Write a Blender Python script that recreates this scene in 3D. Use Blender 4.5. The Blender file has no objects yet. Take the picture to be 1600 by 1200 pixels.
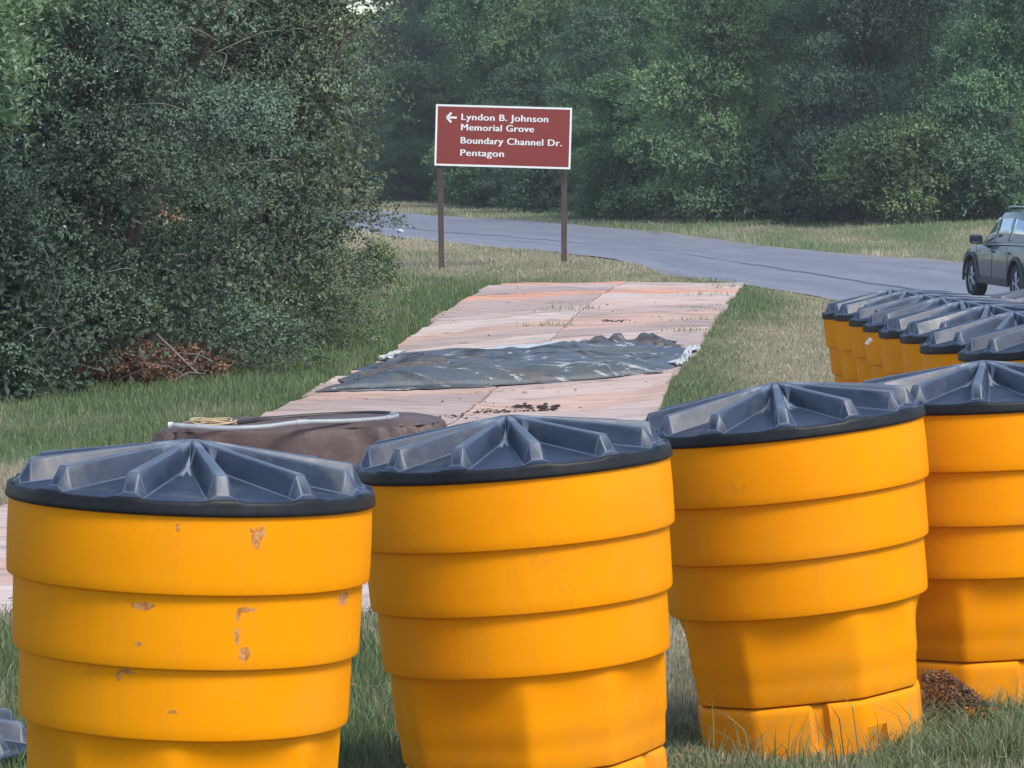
import bpy, bmesh, math, random
import numpy as np
from mathutils import Vector, Matrix, Euler

# ------------------------------------------------------------------ camera, sky, sun, exposure
sc = bpy.context.scene
F = 5500.0; YH = 290.0; CAMZ = 1.8
PITCH = math.atan((600 - YH) / F)
cam_d = bpy.data.cameras.new('camera'); cam = bpy.data.objects.new('camera', cam_d)
sc.collection.objects.link(cam); sc.camera = cam
cam.location = (0, 0, CAMZ); cam.rotation_euler = (math.pi / 2 - PITCH, 0, 0)
cam_d.sensor_width = 36; cam_d.lens = F / 1600 * 36
cam_d.clip_start = 0.1; cam_d.clip_end = 3000

SUN_EL, SUN_AZ = math.radians(52), math.radians(138)      # azimuth clockwise from +Y: behind the camera, to the right
w = bpy.data.worlds.new("World"); sc.world = w; w.use_nodes = True
wn = w.node_tree.nodes; wl = w.node_tree.links
bg = wn['Background']; sky = wn.new('ShaderNodeTexSky'); sky.sky_type = 'NISHITA'
sky.sun_disc = False; sky.sun_elevation = SUN_EL; sky.sun_rotation = SUN_AZ
sky.air_density = 1.2; sky.dust_density = 1.2; sky.ozone_density = 2.0
wl.new(sky.outputs[0], bg.inputs[0]); bg.inputs[1].default_value = 0.12
sd = bpy.data.lights.new('sun', 'SUN'); sun = bpy.data.objects.new('sun', sd)
sc.collection.objects.link(sun); sd.energy = 2.1; sd.angle = math.radians(20); sd.color = (1, .95, .86)
sdir = Vector((math.sin(SUN_AZ) * math.cos(SUN_EL), math.cos(SUN_AZ) * math.cos(SUN_EL), math.sin(SUN_EL)))
sun.rotation_euler = sdir.to_track_quat('Z', 'Y').to_euler()
sc.view_settings.view_transform = 'Standard'; sc.view_settings.look = 'None'
sc.view_settings.gamma = 1; sc.view_settings.use_curve_mapping = False
sc.view_settings.exposure = 0.90
HAZE = .0005
sc.render.engine = 'CYCLES'; sc.cycles.max_bounces = 6; sc.cycles.diffuse_bounces = 3
sc.cycles.transparent_max_bounces = 6; sc.cycles.use_denoising = True

rng = np.random.default_rng(7); random.seed(7)
PI = math.pi
C = sc.collection

# ------------------------------------------------------------------ helpers
def tag(o, label=None, cat=None, group=None, kind=None):
    if label: o['label'] = label
    if cat: o['category'] = cat
    if group: o['group'] = group
    if kind: o['kind'] = kind
    return o
def empty(name, loc=(0, 0, 0), rot=(0, 0, 0)):
    o = bpy.data.objects.new(name, None); C.objects.link(o); o.location = loc; o.rotation_euler = rot
    o.empty_display_size = .1
    return o
def link(name, me, mat=None, parent=None):
    o = bpy.data.objects.new(name, me); C.objects.link(o)
    if mat and not me.materials: me.materials.append(mat)
    if parent: o.parent = parent
    return o
def np_mesh(name, V, faces_flat, per, smooth=False):
    """V (n,3); faces_flat int array of m*per indices."""
    me = bpy.data.meshes.new(name); V = np.ascontiguousarray(V, dtype=np.float32)
    ff = np.ascontiguousarray(faces_flat, dtype=np.int32).ravel(); m = len(ff) // per
    me.vertices.add(len(V)); me.vertices.foreach_set('co', V.ravel())
    me.loops.add(len(ff)); me.loops.foreach_set('vertex_index', ff)
    me.polygons.add(m); me.polygons.foreach_set('loop_start', np.arange(m, dtype=np.int32) * per)
    me.polygons.foreach_set('loop_total', np.full(m, per, dtype=np.int32))
    me.polygons.foreach_set('use_smooth', np.full(m, smooth, dtype=bool))
    me.update(calc_edges=True); return me
def add_attr(me, name, vals):
    a = me.attributes.new(name, 'FLOAT', 'POINT'); a.data.foreach_set('value', np.asarray(vals, dtype=np.float32))
def pydata(name, V, Fc, smooth=False, sharp=None):
    me = bpy.data.meshes.new(name); me.from_pydata([tuple(v) for v in V], [], Fc); me.update()
    if smooth:
        me.polygons.foreach_set('use_smooth', [True] * len(me.polygons))
        if sharp: me.set_sharp_from_angle(angle=math.radians(sharp))
    return me
def bm_mesh(name, bm, smooth=False, sharp=None):
    bmesh.ops.recalc_face_normals(bm, faces=bm.faces)
    me = bpy.data.meshes.new(name); bm.to_mesh(me); bm.free()
    if smooth:
        me.polygons.foreach_set('use_smooth', [True] * len(me.polygons))
        if sharp: me.set_sharp_from_angle(angle=math.radians(sharp))
    return me
def box_bm(sx, sy, sz, bev=0, loc=(0, 0, 0), seg=2):
    bm = bmesh.new(); bmesh.ops.create_cube(bm, size=1)
    bmesh.ops.scale(bm, vec=(sx, sy, sz), verts=bm.verts)
    if bev: bmesh.ops.bevel(bm, geom=bm.edges[:], offset=bev, segments=seg, affect='EDGES', profile=.5)
    bmesh.ops.translate(bm, vec=loc, verts=bm.verts); return bm
def tube(pts, rad, n=8, cap=True):
    pts = [Vector(p) for p in pts]; V = []; Fc = []
    if not hasattr(rad, '__len__'): rad = [rad] * len(pts)
    up = Vector((0, 0, 1)); prev = None
    for i, p in enumerate(pts):
        d = (pts[min(i + 1, len(pts) - 1)] - pts[max(i - 1, 0)]).normalized()
        if prev is None:
            a = d.cross(up) if abs(d.z) < .9 else d.cross(Vector((1, 0, 0)))
        else: a = prev - d * prev.dot(d)
        a.normalize(); prev = a; b = d.cross(a)
        for k in range(n):
            t = 2 * PI * k / n; V.append(p + (a * math.cos(t) + b * math.sin(t)) * rad[i])
    for i in range(len(pts) - 1):
        for k in range(n):
            k2 = (k + 1) % n; Fc.append((i * n + k, i * n + k2, (i + 1) * n + k2, (i + 1) * n + k))
    if cap:
        Fc.append(tuple(range(n))[::-1]); Fc.append(tuple((len(pts) - 1) * n + k for k in range(n)))
    return V, Fc
def merge(parts):
    V = []; Fc = []
    for v, f in parts:
        o = len(V); V += [tuple(x) for x in v]; Fc += [tuple(i + o for i in q) for q in f]
    return V, Fc
def catmull(P, n):
    P = np.array(P, float); out = []
    Q = np.vstack([2 * P[0] - P[1], P, 2 * P[-1] - P[-2]])
    segs = len(P) - 1
    for t in np.linspace(0, segs, n):
        i = min(int(t), segs - 1); u = t - i; a, b, c, d = Q[i:i + 4]
        out.append(.5 * (2 * b + (c - a) * u + (2 * a - 5 * b + 4 * c - d) * u * u + (3 * b - a - 3 * c + d) * u ** 3))
    return np.array(out)

# smooth value noise for numpy
_perm = np.random.default_rng(3).random((256, 256))
def vnoise(x, y):
    x = np.asarray(x, float); y = np.asarray(y, float)
    xi = np.floor(x).astype(int); yi = np.floor(y).astype(int); fx = x - xi; fy = y - yi
    fx = fx * fx * (3 - 2 * fx); fy = fy * fy * (3 - 2 * fy)
    g = lambda a, b: _perm[a & 255, b & 255]
    return (g(xi, yi) * (1 - fx) + g(xi + 1, yi) * fx) * (1 - fy) + (g(xi, yi + 1) * (1 - fx) + g(xi + 1, yi + 1) * fx) * fy
def fbm(x, y, o=3):
    s = 0; a = .5; t = 0
    for k in range(o): s = s + a * vnoise(x * 2 ** k + 17 * k, y * 2 ** k + 5 * k); t += a; a *= .5
    return s / t

# ------------------------------------------------------------------ terrain
def ray(px, py):
    v = Vector(((px - 800) / F, -(py - 600) / F, -1)); return cam.rotation_euler.to_matrix() @ v
def at(px, py, D):
    r = ray(px, py); s = D / r.y; return Vector((r.x * s, D, CAMZ + r.z * s))
CP = [at(300, 610, 35), at(0, 620, 34.5), at(490, 560, 40), at(600, 450, 50), at(560, 480, 47),
      at(690, 420, 62.5), at(881, 410, 62.5), at(783, 441, 56), at(1162, 440, 56.5),
      at(400, 650, 31), at(1003, 655, 31.3), at(505, 600, 34.6), at(1078, 555, 38),
      at(1290, 470, 58), at(1540, 467, 65.5), at(1512, 412, 81), at(900, 352, 112), at(585, 330, 137),
      at(1200, 385, 95), at(585, 364, 82), at(981, 412, 68), at(1070, 436, 60),
      at(585, 306, 170), at(1000, 340, 118), at(1400, 353, 100), at(1560, 345, 102), at(1800, 345, 100),
      at(-300, 330, 100), at(-300, 640, 33),
      at(5, 800, 19.8), at(5, 985, 14.2), at(770, 985, 14.25), at(870, 820, 19.0), at(1200, 700, 24.8), at(1300, 600, 31.5)]
CP = [tuple(p) for p in CP] + [(x, y, z) for x, y, z in [
      (-4, 3, 0), (0, 3, 0), (4, 3, 0), (-2, 8, 0), (0, 10, 0), (1, 11.3, .01), (1.7, 12, .05), (2.5, 16, .03), (2.5, 20, -.02),
      (2.6, 24, -.05), (6, 14, 0), (7, 22, 0), (-4, 10, 0), (-5, 18, 0), (10, 40, -.1), (-12, 20, .1), (12, 60, -.2),
      (-14, 60, .6), (60, 90, 1), (-60, 90, 2), (0, 260, 3.2), (-60, 260, 4), (60, 260, 3.5), (0, 600, 6), (-20, -6, 0), (20, -6, 0), (-300, 600, 8), (300, 600, 8)]]
CPa = np.array(CP)
def uv_(x, y):
    yy = np.maximum(y, -7) + 12.0; return x / yy * 2.5, np.log(yy) * 1.6
def _tps(r2): return np.where(r2 < 1e-12, 0, .5 * r2 * np.log(np.maximum(r2, 1e-12)))
_u, _v = uv_(CPa[:, 0], CPa[:, 1]); n_ = len(_u)
_K = _tps((_u[:, None] - _u) ** 2 + (_v[:, None] - _v) ** 2) + np.eye(n_) * .002
_P = np.c_[np.ones(n_), _u, _v]
_A = np.block([[_K, _P], [_P.T, np.zeros((3, 3))]])
_w = np.linalg.solve(_A, np.r_[CPa[:, 2], 0, 0, 0])
def gz(x, y):
    x = np.asarray(x, float); y = np.asarray(y, float); sh = x.shape; x = x.ravel(); y = y.ravel()
    u, v = uv_(x, y); u = np.clip(u, -2.2, 2.2); out = np.empty(len(u))
    for i in range(0, len(u), 60000):
        a, b = u[i:i + 60000], v[i:i + 60000]
        k = _tps((a[:, None] - _u) ** 2 + (b[:, None] - _v) ** 2)
        out[i:i + 60000] = k @ _w[:n_] + _w[n_] + _w[n_ + 1] * a + _w[n_ + 2] * b
    out = np.clip(out, -1.5, 9)
    out += .03 * (fbm(x * .7, y * .35) - .5) * np.clip((y - 5) / 12, .3, 3)
    return out.reshape(sh)
def gz1(x, y): return float(gz(np.array([x]), np.array([y]))[0])
_Ds = np.geomspace(5, 400, 500)
def ground(px, py, lift=0.):
    r = ray(px, py); X = r.x / r.y * _Ds; Z = CAMZ + r.z / r.y * _Ds; h = Z - gz(X, _Ds) - lift
    i = int(np.argmax(h < 0)) if (h < 0).any() else len(_Ds) - 1
    if i == 0: D = _Ds[0]
    else:
        a, b = h[i - 1], h[i]; t = a / (a - b) if a != b else 0; D = _Ds[i - 1] + t * (_Ds[i] - _Ds[i - 1])
    return Vector((r.x / r.y * D, D, gz1(r.x / r.y * D, D)))

# ------------------------------------------------------------------ materials
def new_mat(name):
    m = bpy.data.materials.new(name); m.use_nodes = True; nt = m.node_tree; return m, nt.nodes, nt.links, nt.nodes['Principled BSDF']
def mix(nodes, links, fac, a, b, blend='MIX'):
    n = nodes.new('ShaderNodeMix'); n.data_type = 'RGBA'; n.blend_type = blend
    for s, v in ((0, fac), (6, a), (7, b)):
        if hasattr(v, 'is_output'): links.new(v, n.inputs[s])
        elif s == 0: n.inputs[0].default_value = v
        else: n.inputs[s].default_value = (*v, 1)
    return n.outputs[2]
def noise(nodes, links, vec, scale, detail=4, rough=.6, dist=0):
    n = nodes.new('ShaderNodeTexNoise'); n.inputs['Scale'].default_value = scale; n.inputs['Detail'].default_value = detail
    n.inputs['Roughness'].default_value = rough; n.inputs['Distortion'].default_value = dist
    if vec is not None: links.new(vec, n.inputs['Vector'])
    return n.outputs['Fac']
def ramp(nodes, links, v, a, b, lo=0., hi=1.):
    n = nodes.new('ShaderNodeMapRange'); n.inputs[1].default_value = a; n.inputs[2].default_value = b
    n.inputs[3].default_value = lo; n.inputs[4].default_value = hi; links.new(v, n.inputs[0]); return n.outputs[0]
def mth(nodes, links, op, a, b=None):
    n = nodes.new('ShaderNodeMath'); n.operation = op
    for i, v in enumerate((a, b)):
        if v is None: continue
        if hasattr(v, 'is_output'): links.new(v, n.inputs[i])
        else: n.inputs[i].default_value = v
    return n.outputs[0]
def vmap(nodes, links, vec, scale=(1, 1, 1), loc=(0, 0, 0)):
    n = nodes.new('ShaderNodeMapping'); n.inputs['Scale'].default_value = scale; n.inputs['Location'].default_value = loc
    links.new(vec, n.inputs[0]); return n.outputs[0]
def bump(nodes, links, bsdf, h, strength, dist):
    n = nodes.new('ShaderNodeBump'); n.inputs['Strength'].default_value = strength; n.inputs['Distance'].default_value = dist
    links.new(h, n.inputs['Height']); links.new(n.outputs[0], bsdf.inputs['Normal'])
def simple(name, col, rough=.6, metal=0, nscale=20, var=.25, spec=.5, bmp=0):
    m, N, L, B = new_mat(name); tc = N.new('ShaderNodeTexCoord').outputs['Object']
    f = noise(N, L, tc, nscale, 5)
    L.new(mix(N, L, ramp(N, L, f, .3, .7), [c * (1 - var) for c in col], [min(1, c * (1 + var)) for c in col]), B.inputs['Base Color'])
    B.inputs['Roughness'].default_value = rough; B.inputs['Metallic'].default_value = metal; B.inputs['Specular IOR Level'].default_value = spec
    if bmp: bump(N, L, B, f, .4, bmp)
    return m

def plastic_orange(scuffs):
    m, N, L, B = new_mat('orange_plastic'); tcn = N.new('ShaderNodeTexCoord'); tc = tcn.outputs['Object']
    oi = N.new('ShaderNodeObjectInfo'); v_ = N.new('ShaderNodeVectorMath'); v_.operation = 'SCALE'; v_.inputs[0].default_value = (13, 7, 5); L.new(oi.outputs['Random'], v_.inputs['Scale']); a_ = N.new('ShaderNodeVectorMath'); a_.operation = 'ADD'; L.new(tc, a_.inputs[0]); L.new(v_.outputs[0], a_.inputs[1]); ts = a_.outputs[0]
    big = noise(N, L, ts, 2.3, 3); fine = noise(N, L, ts, 60, 5, .7)
    col = mix(N, L, ramp(N, L, big, .35, .7), (.87, .305, .0005), (.82, .272, .0004))
    # rain-washed dust streaks, strongest low on the barrel
    st = noise(N, L, vmap(N, L, ts, (14, 14, 1.2)), 1.0, 5, .65)
    sep = N.new('ShaderNodeSeparateXYZ'); L.new(tc, sep.inputs[0])
    col = mix(N, L, mth(N, L, 'MULTIPLY', ramp(N, L, st, .52, .8), .22), col, (.42, .20, .05))
    low = ramp(N, L, sep.outputs[2], .30, 0, 0, .45)
    col = mix(N, L, mth(N, L, 'MULTIPLY', low, ramp(N, L, noise(N, L, tc, 9, 6, .7), .4, .65)), col, (.30, .17, .06))
    # specks
    sp = noise(N, L, ts, 120, 2, .5); col = mix(N, L, ramp(N, L, sp, .74, .78, 0, .5), col, (.25, .12, .03))
    # small scratches
    sc_ = noise(N, L, vmap(N, L, ts, (6, 6, 90)), 1, 3, .6, .3)
    col = mix(N, L, ramp(N, L, sc_, .72, .76, 0, .25), col, (.55, .22, .04))
    rub = mth(N, L, 'MULTIPLY', ramp(N, L, noise(N, L, ts, 3.2, 3, .5), .60, .70), ramp(N, L, noise(N, L, ts, 40, 5, .7), .50, .62))
    col = mix(N, L, mth(N, L, 'MULTIPLY', rub, .25), col, (.33, .15, .05))
    dust = ramp(N, L, noise(N, L, ts, 1.7, 6, .7), .5, .75, 0, .14); col = mix(N, L, dust, col, (.55, .36, .12))
    if scuffs:
        dn = N.new('ShaderNodeTexNoise'); dn.inputs['Scale'].default_value = 28; dn.inputs['Detail'].default_value = 4; L.new(tc, dn.inputs['Vector'])
        sub = N.new('ShaderNodeVectorMath'); sub.operation = 'SUBTRACT'; L.new(dn.outputs['Color'], sub.inputs[0]); sub.inputs[1].default_value = (.5, .5, .5)
        scl = N.new('ShaderNodeVectorMath'); scl.operation = 'SCALE'; L.new(sub.outputs[0], scl.inputs[0]); scl.inputs['Scale'].default_value = .03
        ad = N.new('ShaderNodeVectorMath'); ad.operation = 'ADD'; L.new(tc, ad.inputs[0]); L.new(scl.outputs[0], ad.inputs[1])
        tot = None
        for (x, y, z), (ax, az) in scuffs:
            s = N.new('ShaderNodeVectorMath'); s.operation = 'SUBTRACT'; L.new(ad.outputs[0], s.inputs[0]); s.inputs[1].default_value = (x, y, z)
            q = N.new('ShaderNodeVectorMath'); q.operation = 'MULTIPLY'; L.new(s.outputs[0], q.inputs[0]); q.inputs[1].default_value = (1 / ax, 1 / .12, 1 / az)
            l = N.new('ShaderNodeVectorMath'); l.operation = 'LENGTH'; L.new(q.outputs[0], l.inputs[0])
            k = ramp(N, L, l.outputs['Value'], 1.0, .8); tot = k if tot is None else mth(N, L, 'MAXIMUM', tot, k)
        sc2 = mix(N, L, ramp(N, L, noise(N, L, tc, 90, 4, .7), .4, .6), (.20, .07, .035), (.52, .30, .17))
        col = mix(N, L, mth(N, L, 'MULTIPLY', tot, .72), col, sc2)
    L.new(col, B.inputs['Base Color']); L.new(ramp(N, L, fine, .3, .7, .42, .58), B.inputs['Roughness'])
    B.inputs['Specular IOR Level'].default_value = .07
    bump(N, L, B, mth(N, L, 'ADD', mth(N, L, 'MULTIPLY', fine, .15), noise(N, L, tc, 7, 3)), .25, .004)
    return m
M_or = plastic_orange(None)
def sp_(px, py, w_, h_):   # scuff at a pixel of the first barrel -> its local point (rough, front of the shell)
    s = 621.; x = (px - 283) / s; z = .98 - (py - 806) / s + .0; r = .44; x = max(-r, min(r, x))
    return (x, -math.sqrt(max(.0, r * r - x * x)), z), (w_ / s, h_ / s)
M_or1 = plastic_orange([sp_(404, 838, 8, 15), sp_(396, 826, 5, 4), sp_(412, 828, 4, 12), sp_(240, 945, 19, 6), sp_(394, 947, 15, 5), sp_(383, 955, 4, 13), sp_(384, 988, 4, 16),
                        sp_(392, 1014, 9, 11), sp_(532, 941, 10, 12), sp_(216, 1048, 16, 4), sp_(203, 1056, 3, 8), sp_(287, 1106, 8, 3), sp_(288, 822, 3, 6), sp_(235, 1002, 6, 3)])

def shifted(N, L):
    tc = N.new('ShaderNodeTexCoord').outputs['Object']; oi = N.new('ShaderNodeObjectInfo'); v = N.new('ShaderNodeVectorMath'); v.operation = 'SCALE'
    v.inputs[0].default_value = (13, 7, 5); L.new(oi.outputs['Random'], v.inputs['Scale']); a = N.new('ShaderNodeVectorMath'); a.operation = 'ADD'
    L.new(tc, a.inputs[0]); L.new(v.outputs[0], a.inputs[1]); return a.outputs[0]
m, N, L, B = new_mat('lid_plastic'); M_lid = m; tc = shifted(N, L)
f = noise(N, L, tc, 11, 6, .65); f2 = noise(N, L, tc, 70, 4, .7)
geo = N.new('ShaderNodeNewGeometry'); pt = geo.outputs['Pointiness']
col = mix(N, L, ramp(N, L, f, .35, .7), (.016, .025, .046), (.030, .044, .078))
col = mix(N, L, ramp(N, L, f2, .6, .8, 0, .35), col, (.13, .13, .13))
col = mix(N, L, ramp(N, L, noise(N, L, tc, 5, 8, .75, .6), .52, .68, 0, .35), col, (.16, .15, .13))
col = mix(N, L, ramp(N, L, noise(N, L, vmap(N, L, tc, (9, 60, 9)), 1, 3, .6, .5), .70, .74, 0, .4), col, (.20, .22, .24))
col = mix(N, L, ramp(N, L, pt, .515, .57, 0, .8), col, (.24, .28, .35))          # pale edges: sky reflection painted into the colour
L.new(col, B.inputs['Base Color']); L.new(ramp(N, L, f, .3, .7, .36, .54), B.inputs['Roughness']); B.inputs['Specular IOR Level'].default_value = .45
bump(N, L, B, f2, .15, .002)
M_rim = simple('rim_plastic', (.010, .011, .014), .5, nscale=30, var=.5, bmp=.001, spec=.25)

def leaf_mat(name, rough=.5, trans=.25, sat=1, spec=.4):
    m, N, L, B = new_mat(name); oi = N.new('ShaderNodeObjectInfo'); at_ = N.new('ShaderNodeAttribute'); at_.attribute_name = 'v'
    hsv = N.new('ShaderNodeHueSaturation'); L.new(oi.outputs['Color'], hsv.inputs['Color'])
    L.new(ramp(N, L, at_.outputs['Fac'], 0, 1, .515, .485), hsv.inputs['Hue']); L.new(ramp(N, L, at_.outputs['Fac'], 0, 1, .5, 1.65), hsv.inputs['Value'])
    tc = N.new('ShaderNodeTexCoord').outputs['Object']; big = noise(N, L, tc, .55, 2)
    col = mix(N, L, ramp(N, L, big, .4, .65, 0, .5), hsv.outputs[0], mix(N, L, 1., hsv.outputs[0], (1.25, 1.15, .75), 'MULTIPLY'))
    L.new(col, B.inputs['Base Color']); B.inputs['Roughness'].default_value = rough; B.inputs['Specular IOR Level'].default_value = spec
    t = N.new('ShaderNodeBsdfTranslucent'); L.new(mix(N, L, 1., col, (1.5, 1.6, .7), 'MULTIPLY'), t.inputs[0])
    ms = N.new('ShaderNodeMixShader'); ms.inputs[0].default_value = trans
    L.new(B.outputs[0], ms.inputs[1]); L.new(t.outputs[0], ms.inputs[2]); L.new(ms.outputs[0], N['Material Output'].inputs[0])
    return m
M_leaf = leaf_mat('leaf'); M_holly = leaf_mat('evergreen_leaf', .55, .12, spec=.28)
m, N, L, B = new_mat('grass_blade'); M_grass = m
at_ = N.new('ShaderNodeAttribute'); at_.attribute_name = 'dry'; at2 = N.new('ShaderNodeAttribute'); at2.attribute_name = 'v'
g = mix(N, L, at2.outputs['Fac'], (.060, .105, .040), (.19, .26, .105)); d = mix(N, L, at2.outputs['Fac'], (.24, .21, .135), (.56, .50, .37))
col = mix(N, L, at_.outputs['Fac'], g, d); L.new(col, B.inputs['Base Color']); B.inputs['Roughness'].default_value = .55
B.inputs['Specular IOR Level'].default_value = .3
t = N.new('ShaderNodeBsdfTranslucent'); L.new(col, t.inputs[0]); ms = N.new('ShaderNodeMixShader'); ms.inputs[0].default_value = .25
L.new(B.outputs[0], ms.inputs[1]); L.new(t.outputs[0], ms.inputs[2]); L.new(ms.outputs[0], N['Material Output'].inputs[0])
m, N, L, B = new_mat('soil'); M_soil = m
geo = N.new('ShaderNodeNewGeometry').outputs['Position']; at_ = N.new('ShaderNodeAttribute'); at_.attribute_name = 'dry'
f = noise(N, L, geo, 3, 8, .7); f2 = noise(N, L, geo, 35, 5, .7)
g = mix(N, L, ramp(N, L, f2, .3, .7), (.05, .08, .04), (.12, .16, .075)); d = mix(N, L, ramp(N, L, f2, .3, .7), (.13, .105, .07), (.34, .285, .195))
fac = mth(N, L, 'ADD', at_.outputs['Fac'], ramp(N, L, f, .3, .7, -.25, .25)); cl = N.new('ShaderNodeClamp'); L.new(fac, cl.inputs[0])
L.new(mix(N, L, cl.outputs[0], g, d), B.inputs['Base Color']); B.inputs['Roughness'].default_value = .95; B.inputs['Specular IOR Level'].default_value = .1
bump(N, L, B, f2, .8, .03)
M_bark = simple('bark', (.085, .068, .055), .9, nscale=14, var=.4, bmp=.01)
M_twig = simple('grey_twig', (.16, .14, .12), .85, nscale=14, var=.3)
M_dead = leaf_mat('dead_leaf', .8, .1, spec=.1)

# ------------------------------------------------------------------ key outlines on the ground
LE = [ground(783, 441, .05), ground(640, 522, .05), ground(505, 600, .05), ground(400, 650, .05)]
RE = [ground(1164, 440, .05), ground(1120, 500, .05), ground(1074, 562, .05), ground(1005, 655, .05)]
cx = lambda P, y: np.interp(y, [p.y for p in P][::-1], [p.x for p in P][::-1])
Lfar, Lnear = LE[0], ground(400, 650); Rfar, Rnear = RE[0], ground(1003, 655)
LE += [Vector((ground(-10, 805).x, ground(-10, 805).y, 0)), Vector((-2.9, 14.25, 0))]
RE += [ground(905, 815), Vector((.12, 14.75, 0))]
def edge_pt(P, t):
    """t in 0..1 along the polyline by distance."""
    d = [0]
    for a, b in zip(P[:-1], P[1:]): d.append(d[-1] + math.hypot(b.x - a.x, b.y - a.y))
    s = t * d[-1]; i = min(max(np.searchsorted(d, s) - 1, 0), len(P) - 2); u = (s - d[i]) / (d[i + 1] - d[i])
    return np.array([P[i].x + (P[i + 1].x - P[i].x) * u, P[i].y + (P[i + 1].y - P[i].y) * u])
mat_poly = [(p.x, p.y) for p in LE] + [(p.x, p.y) for p in RE[::-1]]
far_e = [(460, 323), (585, 330), (700, 338), (900, 352), (1100, 372), (1300, 395), (1512, 412), (1800, 440)]
near_e = [(460, 356), (582, 365), (686, 378), (878, 396), (981, 412), (1070, 435), (1175, 448), (1290, 468), (1420, 500)]
RF = [ground(*p) for p in far_e]; RN = [ground(*p) for p in near_e]
def ext(P, a, b):
    d = (P[0] - P[1]).normalized() * a; e = (P[-1] - P[-2]).normalized() * b; return [P[0] + d] + P + [P[-1] + e]
RF = ext(RF, 90, 40); RN = ext(RN, 90, 45)
road_poly = [(p.x, p.y) for p in RF] + [(p.x, p.y) for p in RN[::-1]]
def inpoly(x, y, poly):
    x = np.asarray(x); y = np.asarray(y); c = np.zeros(x.shape, bool); n = len(poly)
    for i in range(n):
        x1, y1 = poly[i]; x2, y2 = poly[(i + 1) % n]
        if y1 == y2: continue
        k = ((y1 > y) != (y2 > y)) & (x < (x2 - x1) * (y - y1) / (y2 - y1) + x1); c ^= k
    return c
def dist_line(x, y, P):
    d = np.full(np.shape(x), 1e9)
    for a, b in zip(P[:-1], P[1:]):
        ax, ay, bx, by = a.x, a.y, b.x, b.y; dx, dy = bx - ax, by - ay
        t = np.clip(((x - ax) * dx + (y - ay) * dy) / (dx * dx + dy * dy), 0, 1)
        d = np.minimum(d, np.hypot(x - ax - t * dx, y - ay - t * dy))
    return d
def dryness(x, y):
    """0 lush .. 1 straw, a property of the turf itself."""
    d = .38 + 1.5 * (fbm(x * .55, y * .22, 4) - .5) + .5 * (fbm(x * 2.4, y * 1.0 + 9, 2) - .5)
    dl = dist_line(x, y, LE); dr = dist_line(x, y, RE); left = x < cx(LE, y)
    right = (x > cx(RE, y)) & (y < 60)
    br = -.1 + .7 * fbm(x * .9 + 40, y * .5, 3); d = d + np.where(right, .62, 0) * np.clip((dr - br) / .7, 0, 1) - .28 * np.clip((br + .2 - dr) / .6, 0, 1)
    d = d - .5 * left * np.clip((3.4 - dl) / 1.0, 0, 1) * np.clip((y - 30) / 4, 0, 1) * np.clip((59 - y) / 4, 0, 1)
    d = d + np.where((y > 57) & (y < 110) & (x < 4), .22, 0) + np.where((y > 70) & (y < 100) & (x < -1), .35, 0)
    d = d + np.where(left & (y < 31) & (y > 22), .10, 0) + np.where(left & (y < 25), .5, 0)
    d = d + np.where(y > 85, .04, 0) - np.where(y < 13.5, .28, 0)
    return np.clip(d, 0, 1)

# ------------------------------------------------------------------ ground sheet
xs = np.r_[-900, -500, -300, -180, -110, -70, -50, -38, -30, np.arange(-24, -9, .8), np.arange(-9, 9, .2), np.arange(9, 24, .8), 30, 38, 50, 70, 110, 180, 300, 500, 900]
ys = np.r_[-400, -150, -60, -25, -12, np.arange(-6, 6, 1), np.arange(6, 66, .25), np.arange(66, 130, .8), np.arange(130, 200, 2.5), 210, 230, 260, 300, 360, 450, 600, 800, 1200, 2000]
X, Y = np.meshgrid(xs, ys); Z = gz(X, Y)
Z = Z - .07 * inpoly(X, Y, road_poly) * np.clip(np.minimum(dist_line(X, Y, RF), dist_line(X, Y, RN)) / 1.2 - .15, 0, 1)
nx, ny = len(xs), len(ys); idx = np.arange(nx * ny).reshape(ny, nx)
q = np.stack([idx[:-1, :-1], idx[:-1, 1:], idx[1:, 1:], idx[1:, :-1]], -1).reshape(-1, 4)
me = np_mesh('ground', np.c_[X.ravel(), Y.ravel(), Z.ravel()], q, 4, True)
add_attr(me, 'dry', dryness(X.ravel(), Y.ravel()))
tag(link('ground', me, M_soil), kind='structure')

# ------------------------------------------------------------------ road
m, N, L, B = new_mat('asphalt'); M_road = m
tcn = N.new('ShaderNodeTexCoord'); uv = tcn.outputs['UV']; geo = N.new('ShaderNodeNewGeometry').outputs['Position']
sep = N.new('ShaderNodeSeparateXYZ'); L.new(uv, sep.inputs[0])
f = noise(N, L, geo, .5, 6, .65); fs = noise(N, L, vmap(N, L, uv, (60, 9, 1)), 1, 4, .6)
col = mix(N, L, ramp(N, L, f, .3, .7), (.115, .125, .165), (.185, .195, .245))
col = mix(N, L, ramp(N, L, fs, .5, .75, 0, .45), col, (.09, .095, .12))
col = mix(N, L, ramp(N, L, noise(N, L, geo, 25, 4, .7), .35, .7, 0, .5), col, (.21, .21, .23))
wob = mth(N, L, 'MULTIPLY', mth(N, L, 'SUBTRACT', noise(N, L, vmap(N, L, uv, (22, 1, 1)), 1, 4, .6), .5), .05)
for vv, wd, k in ((.47, .012, .8), (.78, .006, .4), (.16, .005, .35)):
    dd = mth(N, L, 'ABSOLUTE', mth(N, L, 'SUBTRACT', mth(N, L, 'ADD', sep.outputs[1], wob), vv))
    col = mix(N, L, ramp(N, L, dd, wd * 1.3, wd * .6, 0, k), col, (.03, .03, .034))
col = mix(N, L, ramp(N, L, noise(N, L, vmap(N, L, uv, (9, 3, 1)), 1, 3, .5), .58, .62, 0, .35), col, (.21, .22, .26))
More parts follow.
